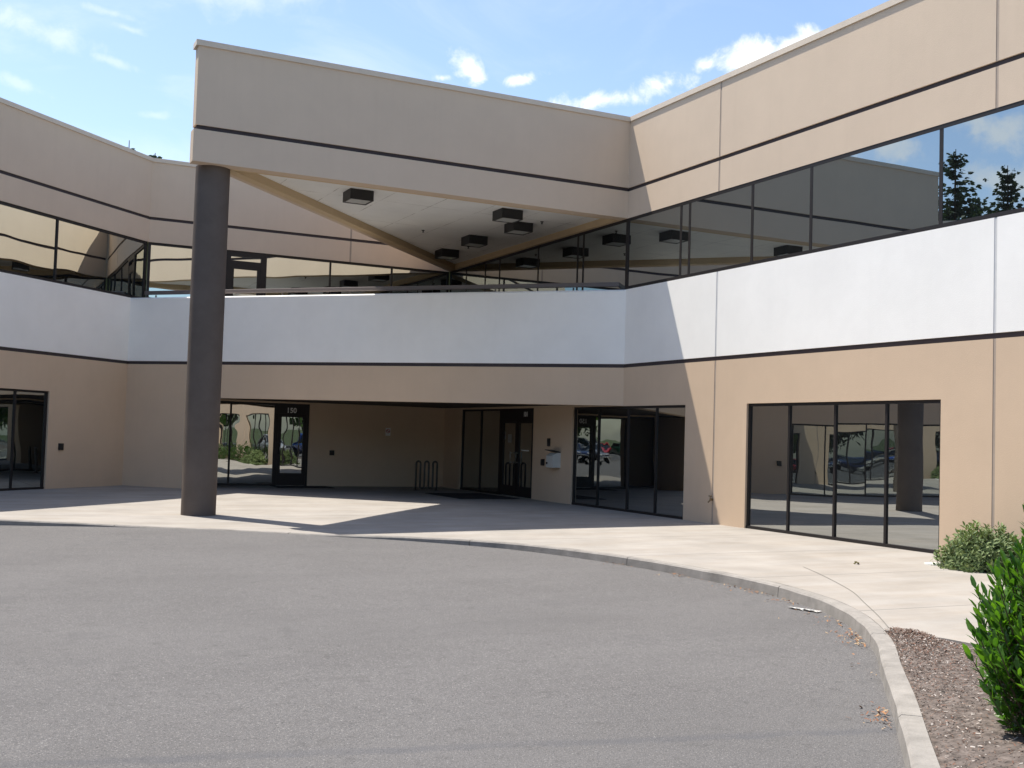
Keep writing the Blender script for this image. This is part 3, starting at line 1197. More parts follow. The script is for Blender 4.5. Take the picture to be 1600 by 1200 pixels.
# --- left wing (wall L)
s_win0 = (PT.x - 2.09) / Q2
LJ = [s_win0 + 5.86 + 6.88 * k for k in range(5)]
facade(L, LJ, 0.0, 41.0, [(s_win0 + 6.88 * k, s_win0 + 4.83 + 6.88 * k, Z_HEAD) for k in range(5)])
for k in range(5):
    a = s_win0 + 6.88 * k
    window(L, a, a + 4.83, -0.03, Z_HEAD, [a + 1.08, a + 2.29, a + 3.5], GLASS_B, set_back=-0.045)
window(L, 0.02, 41.0, Z_SILL, Z_GH, [3.59] + [3.59 + 2.05 * k for k in range(1, 18)], GLASS_B, set_back=-0.03, fr_w=0.07, name='ribbon_window', tilt=0.003)

# --- terrace: parapet T, fascia below it, slab and soffit
mb = MB()
T.box(mb, 0.0, T_LEN, Z_WB, Z_SILL - 0.035, -TH, 0)
i0 = len(mb.v)
for a_ in (0.0, T_LEN):
    mb.v += [T.p(a_, -TH, Z_SILL - 0.035), T.p(a_, 0.0, Z_SILL - 0.035), T.p(a_, -0.035, Z_SILL), T.p(a_, -TH, Z_SILL)]
mb.f += [(i0 + 1, i0 + 5, i0 + 6, i0 + 2), (i0 + 2, i0 + 6, i0 + 7, i0 + 3), (i0 + 3, i0 + 7, i0 + 4, i0 + 0), (i0, i0 + 1, i0 + 2, i0 + 3), (i0 + 7, i0 + 6, i0 + 5, i0 + 4)]
mb.m += [0] * 5
mb.build('parapet', WHITE, bld)
mb = MB()
T.box(mb, 0.0, T_LEN, Z_K, Z_WB, -TH, -0.03)
mb.build('reveal_strip', REVEAL, bld)
T_PIER = (5.85 - LT.x) / TD.x
mb = MB()
T.box(mb, T_PIER, T_LEN, 2.405, Z_K, -TH, 0)
T.box(mb, 0.0, T_PIER, -0.5, Z_K, -TH, 0)
mb.build('wall_panel', TAN, bld)
mb = MB()
pe = T.p(T_PIER, -TH, 0)
mb.box(pe[0] - 0.28, pe[0], pe[1] + 0.0, YB - 0.001, -0.5, 2.42)
mb.build('wall_panel', TAN, bld)
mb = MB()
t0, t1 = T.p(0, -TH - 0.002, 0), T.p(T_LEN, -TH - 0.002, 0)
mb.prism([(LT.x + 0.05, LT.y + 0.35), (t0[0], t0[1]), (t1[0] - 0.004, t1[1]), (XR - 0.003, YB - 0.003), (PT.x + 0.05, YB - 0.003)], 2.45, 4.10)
mb.build('terrace_slab', mat('terrace_soffit', (0.075, 0.062, 0.052), 0.9, var=0.08), bld)  # unseen underside, coloured dark to deepen the shade in the entrance recess

# --- canopy: fascia C, diagonal fascia, tiled soffit, column
mb = MB()
C.box(mb, A_.x, XR, Z_GH, Z_DB, -0.3, 0)
C.box(mb, A_.x + 0.03, XR, Z_DT, Z_COP, -0.3, 0)
mb.build('canopy_fascia', TAN_UP, bld)
mb = MB()
C.box(mb, A_.x + 0.06, XR, Z_DB, Z_DT, -0.3, -0.035)
mb.build('reveal_strip', REVEAL, bld)
mb = MB()
C.box(mb, A_.x - 0.02, XR, Z_COP, Z_TOP, -0.33, 0.03)
mb.build('coping', COPING, bld)
mb = MB()
DG.box(mb, 0.18, DG_LEN - 0.10, Z_GH + 0.002, Z_DB, -0.12, 0.0)
DG.box(mb, 0.18, DG_LEN - 0.10, Z_DT, Z_TOP - 0.13, -0.12, 0.0)
mb.build('canopy_fascia', TAN_UP, bld)
mb = MB()
DG.box(mb, 0.18, DG_LEN - 0.10, Z_DB, Z_DT, -0.12, -0.03)
mb.build('reveal_strip', REVEAL, bld)
mb = MB()
DG.box(mb, 0.46, DG_LEN - 0.10, Z_GH + 0.004, 7.30, -0.34, -0.122)
mb.build('soffit_beam', SOFFIT_TAN, bld)
mb = MB()
DG.box(mb, 0.36, DG_LEN - 0.10, Z_TOP - 0.126, Z_TOP - 0.002, -0.36, 0.03)
mb.build('coping', COPING, bld)
mb = MB()
R.box(mb, YC + 0.302, YB - 0.05, Z_GH + 0.004, 7.30, 0.001, 0.07)
mb.build('soffit_beam', SOFFIT_TAN, bld)
mb = MB()
C.box(mb, A_.x + 0.75, XR - 0.302, Z_GH + 0.004, 7.30, -0.42, -0.302)
mb.build('soffit_beam', SOFFIT_TAN, bld)
mb = MB()
mb.prism([(A_.x + 0.55, YC + 0.31), (XR - 0.01, YC + 0.31), (XR - 0.01, YB - 0.3)], 6.955, 7.01)
mb.build('soffit', SOFFIT, bld)
mb = MB()
mb.prism([(A_.x + 0.55, YC + 0.31), (XR - 0.01, YC + 0.31), (XR - 0.01, YB - 0.3)], 8.70, 8.80)
mb.prism([(PT.x - 29, PT.y - 29 + 0.45), (PT.x - 0.1, PT.y + 0.32), (XR + 0.32, YB + 0.32), (XR + 0.32, R_LO), (XR + 22, R_LO), (XR + 22, YB + 24), (PT.x - 12, YB + 24), (PT.x - 46, PT.y - 12)], 8.70, 8.82)
mb.build('roof', ROOFM, bld)
mb = MB()
cx, cy, cr = 4.40, 22.70, 0.335
mb.tube([(cx, cy, -0.4), (cx, cy, 6.80)], cr, 64, caps=False)
mb.build('column', COLUMN, bld, smooth=False)
for p in bpy.data.objects['column'].data.polygons:
    p.use_smooth = len(p.vertices) == 4
# end walls so the wings read as solid from other places
mb = MB()
mb.box(XR + 0.0, XR + 22, R_LO - 0.3, R_LO - 0.001, -0.5, Z_TOP - 0.01)
mb.build('end_wall', TAN, bld)
mb = MB()
L.box(mb, 41.0, 41.3, -0.5, Z_TOP - 0.01, -14, 0)
mb.build('end_wall', TAN, bld)

# --- things fixed to the building
rl = MB()
T.box(rl, 0.25, T_LEN - 0.22, Z_SILL + 0.105, Z_SILL + 0.215, -0.30, -0.24)
for q in (0.6, 2.6, 4.6, 6.6, 8.6, 10.6, 12.6):
    T.box(rl, q - 0.02, q + 0.02, 4.1, Z_SILL + 0.105, -0.33, -0.285)
tag(rl.build('terrace_railing', mat('railing_paint', (0.16, 0.135, 0.125), 0.45), bevel=0.035), 'flat brown railing bar along the top of the white terrace parapet', 'railing')


def soffit_light(x, y, label):
    t = thing('ceiling_light', label, 'light', (x, y, 6.95), group='box lights under the canopy ceiling')
    h = MB()
    s, zb = 0.27, 6.725
    h.box(x - s, x + s, y - s, y + s, zb + 0.05, 6.954)
    for (x0, x1, y0, y1) in ((x - s, x - s + .03, y - s, y + s), (x + s - .03, x + s, y - s, y + s), (x - s + .03, x + s - .03, y - s, y - s + .03), (x - s + .03, x + s - .03, y + s - .03, y + s)):
        h.box(x0, x1, y0, y1, zb, zb + 0.05)
    h.build('housing', BLACKM, t)
    n_ = MB()
    n_.box(x - s + .032, x + s - .032, y - s + .032, y + s - .032, zb + 0.012, zb + 0.045)
    n_.build('lens', LENS, t)


soffit_light(7.81, 23.80, 'dark square ceiling light nearest the round column, alone on the canopy ceiling')
soffit_light(11.51, 23.79, 'dark square ceiling light just above another one, near the canopy front edge')
soffit_light(12.44, 25.06, 'dark square ceiling light partly hidden below the upper one of a close pair')
soffit_light(12.31, 27.45, 'dark square ceiling light between the close pair and the one in the inner corner')
soffit_light(12.56, 29.92, 'dark square ceiling light deepest in the inner corner where both beams meet')


def sprinkler(x, y, label):
    t = MB()
    t.tube([(x, y, 6.958), (x, y, 6.945)], 0.045, 12)
    t.tube([(x, y, 6.945), (x, y, 6.90)], 0.016, 8)
    t.tube([(x, y, 6.90), (x, y, 6.895)], 0.032, 12)
    tag(t.build('sprinkler_head', BLACKM), label, 'sprinkler', 'sprinkler heads in the canopy ceiling')


sprinkler(10.77, 27.32, 'small dark sprinkler head near the diagonal beam of the canopy')
sprinkler(12.80, 24.49, 'small dark sprinkler head nearest the right end of the canopy ceiling')
sprinkler(12.80, 28.94, 'small dark sprinkler head beside the inner ceiling lights')


def wall_box(Wl, a, z, w, h, dpt, material, name, label, cat, extra=None):
    m_ = MB()
    Wl.box(m_, a - w / 2, a + w / 2, z - h / 2, z + h / 2, 0.0, dpt)
    Wl.box(m_, a - w / 2 + .02, a + w / 2 - .02, z - h / 2 + .02, z + h / 2 - .02, dpt, dpt + .012)
    if extra:
        extra(m_, Wl)
    return tag(m_.build(name, material, bevel=0.006), label, cat)


wall_box(L, (PT.x - 2.424) / Q2, 1.02, 0.15, 0.17, 0.05, BLACKM, 'door_button', 'small dark square box on the left tan wall beside the window', 'button')
wall_box(B, 10.21, 0.97, 0.14, 0.15, 0.05, BLACKM, 'door_button', 'small dark box on the shaded back wall right of the numbered door', 'button')
wall_box(R, 26.05, 0.97, 0.14, 0.17, 0.05, BLACKM, 'door_button', 'small dark box on the entrance wall left of the white drop box', 'button')
wall_box(R, 25.73, 1.50, 0.09, 0.20, 0.06, BLACKM, 'card_reader', 'narrow dark card reader high above the white drop box', 'card reader')

# white drop box with a tipped lid and a round lock
tb = thing('drop_box', 'white metal drop box with dark sloping lid on the entrance wall', 'drop box', R.p(25.25, 0, 0.8))
m_ = MB()
a0, a1 = 25.12, 25.46
pr = [(0.0, 0.86), (0.24, 0.86), (0.24, 1.16), (0.12, 1.235), (0.0, 1.235)]
i0 = len(m_.v)
m_.v += [R.p(a0, d_, z_) for d_, z_ in pr] + [R.p(a1, d_, z_) for d_, z_ in pr]
n_ = len(pr)
m_.f += [tuple(range(n_)), tuple(reversed(range(n_, 2 * n_)))] + [(k, k + n_, (k + 1) % n_ + n_, (k + 1) % n_) for k in range(n_)]
m_.m += [0] * (n_ + 2)
m_.build('box_body', GREYBOX, tb, bevel=0.006)
m_ = MB()
m_.hexa([R.p(a0 - .02, 0.02, 1.245), R.p(a1 + .02, 0.02, 1.245), R.p(a1 + .02, 0.27, 1.30), R.p(a0 - .02, 0.27, 1.30), R.p(a0 - .02, 0.02, 1.262), R.p(a1 + .02, 0.02, 1.262), R.p(a1 + .02, 0.27, 1.317), R.p(a0 - .02, 0.27, 1.317)])
m_.build('lid', BLACKM, tb)
m_ = MB()
m_.tube([R.p(a1 - .06, 0.24, 0.97), R.p(a1 - .06, 0.262, 0.97)], 0.028, 14)
m_.build('lock', BLACKM, tb)

# no smoking plate on the shaded back wall
tp = thing('wall_sign', 'small white no smoking sign on the shaded back wall', 'sign', B.p(11.98, 0, 1.65))
m_ = MB()
B.box(m_, 11.90, 12.06, 1.53, 1.77, 0.0, 0.006)
m_.build('plate', VINYL, tp)
m_ = MB()
for k in range(28):
    t0_, t1_ = 2 * pi * k / 28, 2 * pi * (k + 1) / 28
    m_.face([B.p(11.98 + r_ * cos(t_), 0.009, 1.675 + r_ * sin(t_)) for r_, t_ in ((.048, t0_), (.064, t0_), (.064, t1_), (.048, t1_))])
m_.face([B.p(11.98 + x_, 0.009, 1.675 + z_) for x_, z_ in ((-.040, .030), (-.030, .040), (.040, -.030), (.030, -.040))])
m_.build('ring', RED, tp)
m_ = MB()
m_.face([B.p(11.98 + x_, 0.0075, 1.675 + z_) for x_, z_ in ((-.045, -.008), (.045, -.008), (.045, .008), (-.045, .008))])
m_.build('print', INK, tp)

# wave bicycle rack
bk_ = MB()
zb = zf(12.5, 30.7)
pts = []
x = 12.16
r_ = 0.066
pts.append((x, 30.75, zb))
pts.append((x, 30.75, zb + 0.70))
for k in range(5):
    upw = (k % 2 == 0)
    zc_ = zb + (0.78 if upw else 0.12)
    for q in range(0, 9):
        t_ = pi - pi * q / 8
        pts.append((x + r_ + r_ * cos(t_), 30.75, zc_ + (1 if upw else -1) * r_ * sin(t_)))
    x += 2 * r_
pts.append((x, 30.75, zb + 0.4))
pts.append((x, 30.75, zb))
bk_.tube(pts, 0.028, 10)
bk_.tube([(12.16, 30.75, zb), (12.16, 30.75, zb + .012)], 0.07, 14)
bk_.tube([(x, 30.75, zb), (x, 30.75, zb + .012)], 0.07, 14)
tag(bk_.build('bike_rack', mat('rack_paint', (0.075, 0.062, 0.054), 0.5), smooth=True), 'dark wave shaped bicycle rack standing in the shaded entrance', 'bike rack')

# door mats
def floor_mat(poly, label):
    m_ = MB()
    m_.prism(poly, -0.022, -0.010)
    tag(m_.build('door_mat', RUBBER), label, 'door mat', 'mats in front of the doors')


floor_mat([(11.75, 26.55), (13.45, 26.55), (13.45, 29.0), (11.75, 29.0)], 'wide dark mat in front of the double entrance doors')
floor_mat([(8.3, 31.5), (9.95, 31.5), (9.95, 32.45), (8.3, 32.45)], 'dark mat in front of the single numbered door')

# hose tap on the joint of the right wall
m_ = MB()
m_.tube([R.p(18.70, -.01, 0.46), R.p(18.70, 0.06, 0.46)], 0.022, 10)
m_.tube([R.p(18.70, 0.05, 0.46), R.p(18.70, 0.11, 0.40)], [0.018, 0.014], 10)
m_.tube([R.p(18.70, 0.06, 0.46), R.p(18.70, 0.06, 0.53)], 0.008, 8)
m_.tube([R.p(18.65, 0.06, 0.53), R.p(18.75, 0.06, 0.53)], 0.010, 8)
tag(m_.build('hose_tap', BRASS), 'small brass hose tap low on the sunlit right wall joint', 'tap')


# ------------------------------------------------------------------ plants
def leaf(mb, p, d, ln, wd, side=None, fold=0.25):
    """a leaf: two half blades folded along the midrib"""
    d = d.normalized()
    s_ = d.cross(side if side is not None else Vector((random.gauss(0, 1), random.gauss(0, 1), random.gauss(0, 1))))
    if s_.length < 1e-4:
        s_ = d.orthogonal()
    s_.normalize()
    n_ = s_.cross(d)
    tip = p + d * ln - n_ * ln * 0.10
    m1, m2 = p + d * ln * 0.35, p + d * ln * 0.72 - n_ * ln * 0.03
    i = len(mb.v)
    hw = wd / 2
    mb.v += [tuple(q) for q in (p, m1 + s_ * hw + n_ * hw * fold, m2 + s_ * hw * 0.8 + n_ * hw * fold, tip, m2 - s_ * hw * 0.8 + n_ * hw * fold, m1 - s_ * hw + n_ * hw * fold, m1, m2)]
    for q in ((0, 6, 1), (1, 6, 7, 2), (2, 7, 3), (0, 5, 6), (5, 4, 7, 6), (4, 3, 7)):
        mb.f.append(tuple(i + k for k in q))
        mb.m.append(0)


def laurel(x, y, z, h, r, seed, label, group=None, shoots=210, lean=(0, 0)):
    random.seed(seed)
    t = thing('laurel_bush', label, 'shrub', (x, y, z), group=group)
    fm, sm_ = MB(), MB()
    base = Vector((x, y, z))
    for k in range(shoots):
        # shoot tips fill an egg shaped volume, denser outside
        th, u = random.uniform(0, 2 * pi), random.random()
        hz = h * (0.06 + 0.94 * u ** 0.85) * random.uniform(0.86, 1.04)
        prof_ = sin(pi * min(1, (0.16 + hz / h * 0.84))) ** 0.55
        rr = r * prof_ * sqrt(random.uniform(0.25, 1)) * random.uniform(0.85, 1.12)
        tip = base + Vector((cos(th) * rr + lean[0] * hz, sin(th) * rr + lean[1] * hz, hz))
        root = base + Vector((cos(th) * rr * 0.35, sin(th) * rr * 0.35, max(0.02, hz * 0.45 - 0.1)))
        d = (tip - root)
        d = (d.normalized() + Vector((0, 0, 0.75))).normalized()
        st = tip - d * random.uniform(0.22, 0.34)
        sm_.tube([root, st, tip], [0.007, 0.005, 0.003], 5, caps=False)
        nl = random.randint(8, 11)
        for q in range(nl):
            f_ = q / (nl - 1)
            p = st.lerp(tip, f_ ** 0.9)
            az = q * 2.4 + th
            o1 = d.orthogonal().normalized()
            o2 = d.cross(o1)
            out_ = o1 * cos(az) + o2 * sin(az)
            dd = d * (0.55 + 0.75 * f_) + out_ * (1.05 - 0.65 * f_) + Vector((0, 0, 0.15))
            leaf(fm, p, dd, random.uniform(0.075, 0.125), random.uniform(0.026, 0.040), side=d)
    fm.build('foliage', LAUREL, t)
    sm_.build('stems', TWIG, t)
    return t


def mound(x, y, z, rx, ry, h, seed, label, group=None, n=2600, name='shrub', mat_=GREYLEAF, ls=(0.05, 0.09)):
    random.seed(seed)
    t = thing(name, label, 'shrub', (x, y, z), group=group)
    fm, sm_ = MB(), MB()
    base = Vector((x, y, z))
    sprigs = n // 9
    for k in range(sprigs):
        th = random.uniform(0, 2 * pi)
        ph = math.acos(random.uniform(0.0, 1.0))
        rad = random.uniform(0.62, 1.0) * (1 + 0.14 * noise.noise(Vector((cos(th) * 2, sin(th) * 2, ph * 2 + seed))))
        dirn = Vector((cos(th) * sin(ph), sin(th) * sin(ph), cos(ph)))
        tip = base + Vector((dirn.x * rx * rad, dirn.y * ry * rad, max(0.03, dirn.z * h * rad)))
        root = base + Vector((dirn.x * rx * 0.2, dirn.y * ry * 0.2, 0.03))
        d = ((tip - root).normalized() + Vector((random.gauss(0, .35), random.gauss(0, .35), random.gauss(0.25, .3)))).normalized()
        st = tip - d * random.uniform(0.10, 0.17)
        if k % 3 == 0:
            sm_.tube([root, st, tip], [0.008, 0.005, 0.003], 5, caps=False)
        for q in range(9):
            f_ = q / 8
            p = st.lerp(tip, f_)
            az = q * 2.4 + th
            o1 = d.orthogonal().normalized()
            o2 = d.cross(o1)
            out_ = o1 * cos(az) + o2 * sin(az)
            leaf(fm, p, d * (0.35 + 0.6 * f_) + out_ + Vector((0, 0, 0.2)), random.uniform(*ls), random.uniform(0.022, 0.036), side=d)
    fm.build('foliage', mat_, t)
    sm_.build('stems', TWIG, t)
    return t


laurel(6.16, 4.52, -0.14, 1.55, 0.66, 11, 'tall glossy green laurel bush in the mulch bed at the right edge', shoots=1000)
mound(13.02, 11.25, -0.07, 0.66, 0.66, 0.66, 21, 'low grey-green shrub against the tan wall beside the big window', n=6000, ls=(0.06, 0.10))
random.seed(5)
for k in range(6):
    mound(13.05 + random.uniform(-.1, .1), 9.2 - 2.1 * k, -0.07, 0.66, 0.72, random.uniform(0.7, 1.15), 30 + k, 'green shrub in the wall bed along the right wing beyond the picture edge', group='shrubs along the right wing', n=900, mat_=BROAD, ls=(0.08, 0.13))

# ------------------------------------------------------------------ trees seen over the roof and in the mirrored glass
def conifer(x, y, z, h, r, seed, label, group):
    random.seed(seed)
    t = thing('fir_tree', label, 'tree', (x, y, z), group=group)
    tk = MB()
    bend = random.uniform(-.25, .25)
    tk.tube([(x, y, z - .3), (x + bend * .5, y, z + h * .4), (x + bend, y, z + h * .75), (x + bend, y, z + h)], [h * .016, h * .011, h * .005, 0.02], 8)
    tk.build('trunk', BARK, t)
    cr_ = MB()
    zz = h * 0.14
    while zz < h * 0.985:
        f_ = zz / h
        rad = r * (1 - f_) ** 0.92 * random.uniform(0.5, 1.25) + 0.10
        rad *= random.choice((0.75, 0.95, 1.15, 1.35, 1.5))
        nb = max(4, int(7 * (1 - f_) + 4))
        for b_ in range(nb):
            if random.random() < 0.18:
                continue
            az = 2 * pi * b_ / nb + random.uniform(-.4, .4)
            ln = rad * random.uniform(0.6, 1.15)
            droop = 0.30 * (1 - f_) - 0.20 * f_ + random.uniform(-.15, .15)
            o = Vector((x + bend * f_, y, z + zz))
            dh = Vector((cos(az), sin(az), 0))
            steps = max(3, int(ln / 0.42))
            for q in range(0, steps + 1):
                s_ = q / steps
                p = o + dh * ln * s_ + Vector((0, 0, -droop * ln * s_ ** 1.5 + 0.34 * ln * s_ ** 3))
                for _ in range(8):
                    w = (0.66 - 0.22 * s_) * random.uniform(0.7, 1.25) * (0.22 + 0.78 * (1 - f_) ** 0.5)
                    sd_ = Vector((-dh.y, dh.x, 0)) * random.choice((-1, 1))
                    dd = (dh * random.uniform(.4, 1) + sd_ * random.uniform(.0, 1) + Vector((0, 0, random.uniform(-.55, .2)))).normalized()
                    e = dd.orthogonal().normalized()
                    e = (e * cos(1.0) + dd.cross(e) * sin(random.uniform(0, 6))).normalized() * w * 0.26
                    a = p + Vector((random.uniform(-.2, .2), random.uniform(-.2, .2), random.uniform(-.2, .2))) * (0.3 + (1 - f_))
                    cr_.face([a - e, a + dd * w * .6 - e * 1.1, a + dd * w * 1.2, a + dd * w * .6 + e * 1.1, a + e])
        zz += 1.15 * random.uniform(0.32, 0.5) * (0.6 + 0.5 * (1 - f_)) * h / 18
    cr_.build('crown', CONIFER, t)
    return t


def mirror_pos(az, dist):
    """place seen in the right wing's glass: azimuth from +Y towards -X out of the mirrored eye"""
    a = radians(az)
    return 2 * XR - dist * sin(a), dist * cos(a)


FG = 'fir trees beyond the left wing'
for k, (az, el, dist, rr, lab) in enumerate(((45.7, 13.3, 78, 6.8, 'broad dark fir mirrored just beside the end of the mirrored canopy'), (47.7, 14.2, 74, 7.0, 'tallest fir with a thin drooping top mirrored beside the dark mullion'),
                                              (46.7, 12.4, 70, 7.5, 'dense dark fir mirrored behind the dark mullion'), (48.6, 12.0, 80, 6.2, 'short pointed fir mirrored between two taller ones'), (50.0, 13.3, 76, 8.2, 'wide branching fir mirrored at the right edge of the glass'),
                                              (51.6, 12.2, 82, 6.0, 'bushy fir mirrored past the right edge of the glass'), (44.2, 11.8, 88, 6.0, 'far fir hidden behind the mirrored canopy'))):
    x, y = mirror_pos(az, dist)
    hh = dist * math.tan(radians(el)) + 1.6 + 0.5
    conifer(x, y, -0.6, hh, rr, 60 + k, lab, FG)


def broad_tree(x, y, z, h, r, seed, label, group=None, n=2600):
    random.seed(seed)
    t = thing('leafy_tree', label, 'tree', (x, y, z), group=group)
    tk = MB()
    tk.tube([(x, y, z - .3), (x + .1, y, z + h * .25), (x + .15, y + .1, z + h * .55)], [h * .03, h * .022, h * .012], 8)
    blobs = []
    for k in range(16):
        th = random.uniform(0, 2 * pi)
        q = random.uniform(0.35, 0.97)
        rr = r * sin(pi * (0.12 + 0.85 * (q - .3) / .7)) ** .7 * random.uniform(.3, .85)
        c = Vector((x + cos(th) * rr, y + sin(th) * rr, z + h * q * 0.92))
        blobs.append((c, r * random.uniform(.28, .46)))
        tk.tube([(x + .1, y, z + h * .3), (x + (c.x - x) * .5, y + (c.y - y) * .5, z + h * .3 + (c.z - z - h * .3) * .6), tuple(c)], [h * .011, h * .006, .02], 5)
    tk.build('trunk', BARK, t)
    cr_ = MB()
    for k in range(n):
        c, br = random.choice(blobs)
        dv = Vector((random.gauss(0, 1), random.gauss(0, 1), random.gauss(0, 1))).normalized()
        p = c + dv * br * random.uniform(.55, 1.08)
        a = Vector((random.gauss(0, 1), random.gauss(0, 1), random.gauss(0, 1))).normalized()
        s_ = r * random.uniform(.035, .07)
        b_ = a.orthogonal().normalized() * s_ * .6
        a *= s_
        cr_.face([p - a, p - a * .2 + b_, p + a, p - a * .1 - b_])
    cr_.build('crown', BROAD, t)
    return t


# tree tips just above the roof at the left
def ray_pos(d, dist):
    return d[0] * dist, d[1] * dist


conifer(0.1235 * 68, 0.99 * 68, -0.6, 18.6, 2.2, 90, 'dark treetop showing just above the corner of the left roof', 'treetops above the roof')
conifer(0.146 * 66, 0.99 * 66, -0.6, 17.6, 1.6, 91, 'smaller dark treetop right beside the first one above the roof corner', 'treetops above the roof')

TG = 'leafy trees round the parking lot'
LOTLAB = 'green leafy tree at the edge of the parking lot behind the camera'
TREES = []
for k, (x, y, h, r) in enumerate(((-38, -26, 9, 4.2), (-24, -44, 10, 4.6), (-8, -48, 9, 4.4), (6, -46, 11, 5), (22, -42, 10, 4.8), (-48, -8, 10, 4.6), (-52, 8, 9, 4.5), (34, -30, 11, 5), (-14, -62, 12, 5.5), (12, -60, 12, 5.5), (-34, -56, 11, 5), (-31, -39, 12, 5), (-17, -40, 11, 5), (-3, -41, 12, 5), (13, -40, 11, 5), (-44, -34, 13, 5), (-45, -20, 12, 5), (-22, -58, 15, 5), (-4, -58, 15, 5), (3, -56, 14, 5), (20, -56, 15, 5), (30, -44, 13, 5))):
    if k < 4:
        TREES.append(broad_tree(x, y, -0.5, h, r, 120 + k, LOTLAB, TG, n=3000))
    else:
        o = copy_tree(TREES[k % 4])
        o.location = (x, y, -0.5)
        o.rotation_euler = (0, 0, k * 1.7)
        s_ = h / (9, 10, 9, 11)[k % 4]
        o.scale = (s_ * 1.1, s_ * 1.1, s_)



# ------------------------------------------------------------------ cars in the parking lot (seen in the mirrored glass)
def paint_mat():
    mt = mat('car_paint', (0.5, 0.5, 0.5), 0.22, 0.0, 0.6)
    n, l = mt.node_tree.nodes, mt.node_tree.links
    b = n['Principled BSDF']
    oi = n.new('ShaderNodeObjectInfo')
    l.new(oi.outputs['Color'], b.inputs['Base Color'])
    b.inputs['Coat Weight'].default_value = 0.6
    b.inputs['Coat Roughness'].default_value = 0.05
    return mt


PAINT = paint_mat()
CARGLASS = mat('car_glass', (0.012, 0.014, 0.016), 0.06, 0.0, 0.6)
TYRE = mat('tyre_rubber', (0.02, 0.02, 0.02), 0.85)
RIM = mat('wheel_rim', (0.5, 0.5, 0.5), 0.3, 0.9)
HEADL = mat('headlight_glass', (0.7, 0.7, 0.7), 0.1, 0.2)
TAILL = mat('taillight_glass', (0.35, 0.01, 0.01), 0.2)
CHROME = mat('chrome_trim', (0.7, 0.7, 0.7), 0.15, 1.0)


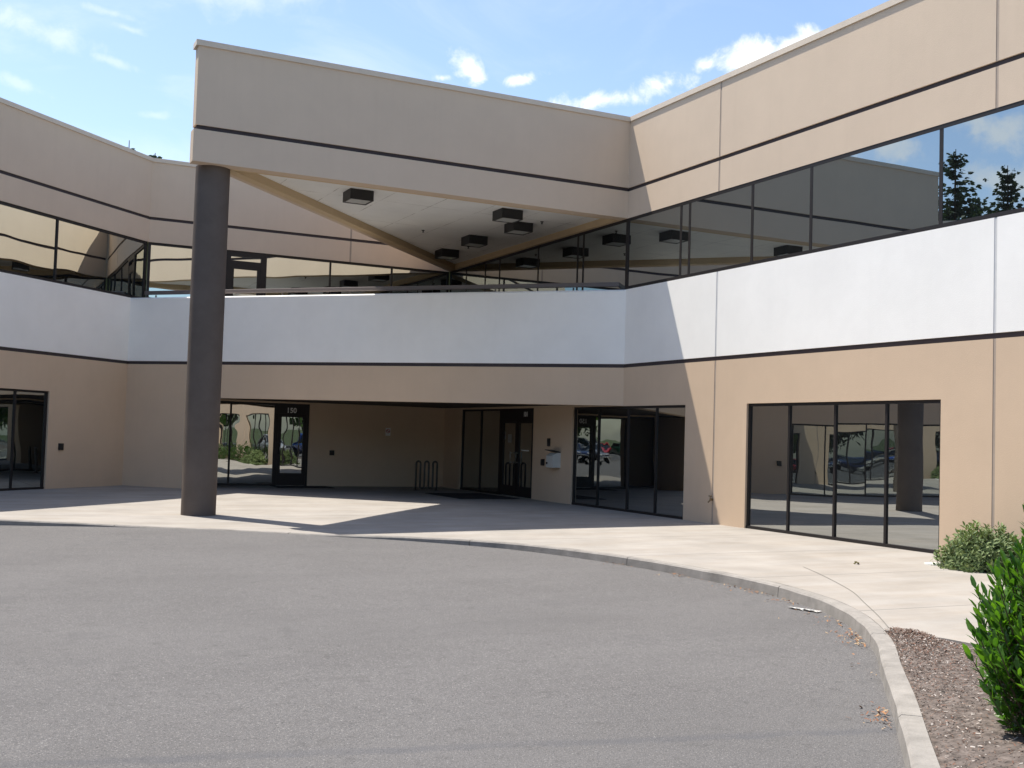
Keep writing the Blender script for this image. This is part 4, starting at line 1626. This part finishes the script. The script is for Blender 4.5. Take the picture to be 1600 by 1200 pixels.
def make_car(name, label, suv):
    t = thing(name, label, 'car', (0, 0, 0), group='cars in the parking lot', local=True)
    ln, w = (4.6, 1.8)
    roof = 1.72 if suv else 1.42
    # lower body: cross sections along x: (x, half width, z bottom, z shoulder)
    sec = [(-2.30, .70, .42, .72), (-2.24, .80, .30, .86), (-1.6, .90, .24, .98), (0.0, .91, .24, .97), (1.1, .90, .24, .93), (1.85, .86, .26, .84), (2.22, .76, .32, .70), (2.30, .64, .40, .60)]
    if suv:
        sec = [(x_, w_, zb_ + .06, zs_ + .14) for x_, w_, zb_, zs_ in sec]
    mb_ = MB()
    for (x_, hw, zb_, zs_) in sec:
        mb_.v += [(x_, -hw * .92, zb_), (x_, -hw, zb_ + (zs_ - zb_) * .35), (x_, -hw * .98, zs_ - .06), (x_, -hw * .86, zs_), (x_, hw * .86, zs_), (x_, hw * .98, zs_ - .06), (x_, hw, zb_ + (zs_ - zb_) * .35), (x_, hw * .92, zb_)]
    for k in range(len(sec) - 1):
        for q in range(8):
            a_, b_ = k * 8 + q, k * 8 + (q + 1) % 8
            mb_.f.append((a_, b_, b_ + 8, a_ + 8))
            mb_.m.append(0)
    mb_.f += [tuple(range(8)), tuple(reversed(range((len(sec) - 1) * 8, len(sec) * 8)))]
    mb_.m += [0, 0]
    body = mb_.build('body', PAINT, t, smooth=True)
    sub = body.modifiers.new('subsurf', 'SUBSURF')
    sub.levels = sub.render_levels = 1
    # greenhouse
    zs_ = 0.95 + (.14 if suv else 0)
    x0, x1, x2, x3 = (-2.05, -1.75, .25, 1.15) if suv else (-1.75, -1.05, .15, 1.1)
    gm = MB()
    gm.hexa([(x0, -.78, zs_ - .06), (x3, -.78, zs_ - .06), (x3, .78, zs_ - .06), (x0, .78, zs_ - .06), (x1, -.60, roof - .05), (x2, -.60, roof - .05), (x2, .60, roof - .05), (x1, .60, roof - .05)])
    gm.build('windows', CARGLASS, t, bevel=0.03)
    rm = MB()
    rm.hexa([(x1 - .06, -.63, roof - .06), (x2 + .06, -.63, roof - .06), (x2 + .06, .63, roof - .06), (x1 - .06, .63, roof - .06), (x1 + .1, -.52, roof), (x2 - .1, -.52, roof), (x2 - .1, .52, roof), (x1 + .1, .52, roof)])
    for sy in (-1, 1):
        rm.tube([(x0, .79 * sy, zs_ - .04), (x1, .62 * sy, roof - .04)], .035, 6)
        rm.tube([(x3, .79 * sy, zs_ - .04), (x2, .62 * sy, roof - .04)], .03, 6)
        rm.tube([(-.45, .80 * sy, zs_ - .04), (-.45, .63 * sy, roof - .04)], .03, 6)
    rm.build('roof', PAINT, t, bevel=0.02)
    for (wx, wy) in ((-1.38, -.80), (-1.38, .80), (1.40, -.80), (1.40, .80)):
        sg = 1 if wy > 0 else -1
        tm_ = MB()
        tm_.tube([(wx, wy - .11 * sg, .32), (wx, wy - .09 * sg, .32), (wx, wy + .09 * sg, .32), (wx, wy + .11 * sg, .32)], [.28, .32, .32, .28], 20)
        wh = tm_.build('wheel', TYRE, t)
        wh['local'] = 1
        rr_ = MB()
        rr_.tube([(wx, wy + .10 * sg, .32), (wx, wy + .118 * sg, .32)], [.21, .17], 16)
        rr_.build('rim', RIM, wh)
    for sy in (-1, 1):
        hm = MB()
        z_ = (.80 if suv else .66)
        hm.box(2.12, 2.27, .42 * sy - .14, .42 * sy + .14, z_ - .07, z_ + .05)
        hm.build('headlight', HEADL, t, bevel=.03)
        hm = MB()
        z_ = (.92 if suv else .78)
        hm.box(-2.30, -2.20, .58 * sy - .13, .58 * sy + .13, z_ - .10, z_ + .06)
        hm.build('taillight', TAILL, t, bevel=.02)
    bm_ = MB()
    bm_.box(2.24, 2.34, -.62, .62, .36, .48)
    bm_.box(-2.34, -2.24, -.62, .62, .40, .52)
    bm_.build('bumper', CHROME, t, bevel=.02)
    return t


def paint(o, c):
    o.color = (*c, 1)
    for q in o.children:
        paint(q, c)


COLS = [('white', (.75, .75, .75)), ('blue', (.02, .08, .42)), ('silver', (.45, .46, .48)), ('black', (.015, .015, .018)), ('dark green', (.02, .07, .04)), ('red', (.38, .02, .02)), ('grey', (.18, .18, .19)), ('navy', (.015, .025, .09)), ('beige', (.42, .37, .28))]
protos = (make_car('parked_car', 'tmp', False), make_car('parked_car', 'tmp', True))
first = [True, True]
rows = [(-13.0, -36, 14, 2.9, pi / 2, 'front row'), (-31.0, -36, 18, 2.9, -pi / 2, 'back row')]
ci = 0
random.seed(77)
WORDS = ['first', 'second', 'third', 'fourth', 'fifth', 'sixth', 'seventh', 'eighth', 'ninth', 'tenth', 'eleventh', 'twelfth', 'thirteenth', 'fourteenth', 'fifteenth', 'sixteenth', 'seventeenth', 'eighteenth', 'nineteenth', 'twentieth']
for (y, xa, xb, step, rz, rn_) in rows:
    x = xa
    no_ = 0
    while x < xb:
        if random.random() < 0.84:
            kd = random.randint(0, 1)
            cname, cc = COLS[ci % len(COLS)]
            ci += random.choice((1, 2, 4))
            if first[kd]:
                o = protos[kd]
                first[kd] = False
            else:
                o = copy_tree(protos[kd])
            px, py = x + random.uniform(-.2, .2), y + random.uniform(-.4, .4)
            o.location = (px, py, za(px, py))
            o.rotation_euler = (0, 0, rz + random.uniform(-.03, .03))
            o['label'] = '%s %s parked %s from the west in the %s' % (cname, 'estate car' if kd else 'saloon car', WORDS[no_], rn_ + ' of the lot')
            paint(o, cc)
            no_ += 1
        x += step
for o in list(bpy.data.objects):
    if 'local' in o:
        del o['local']
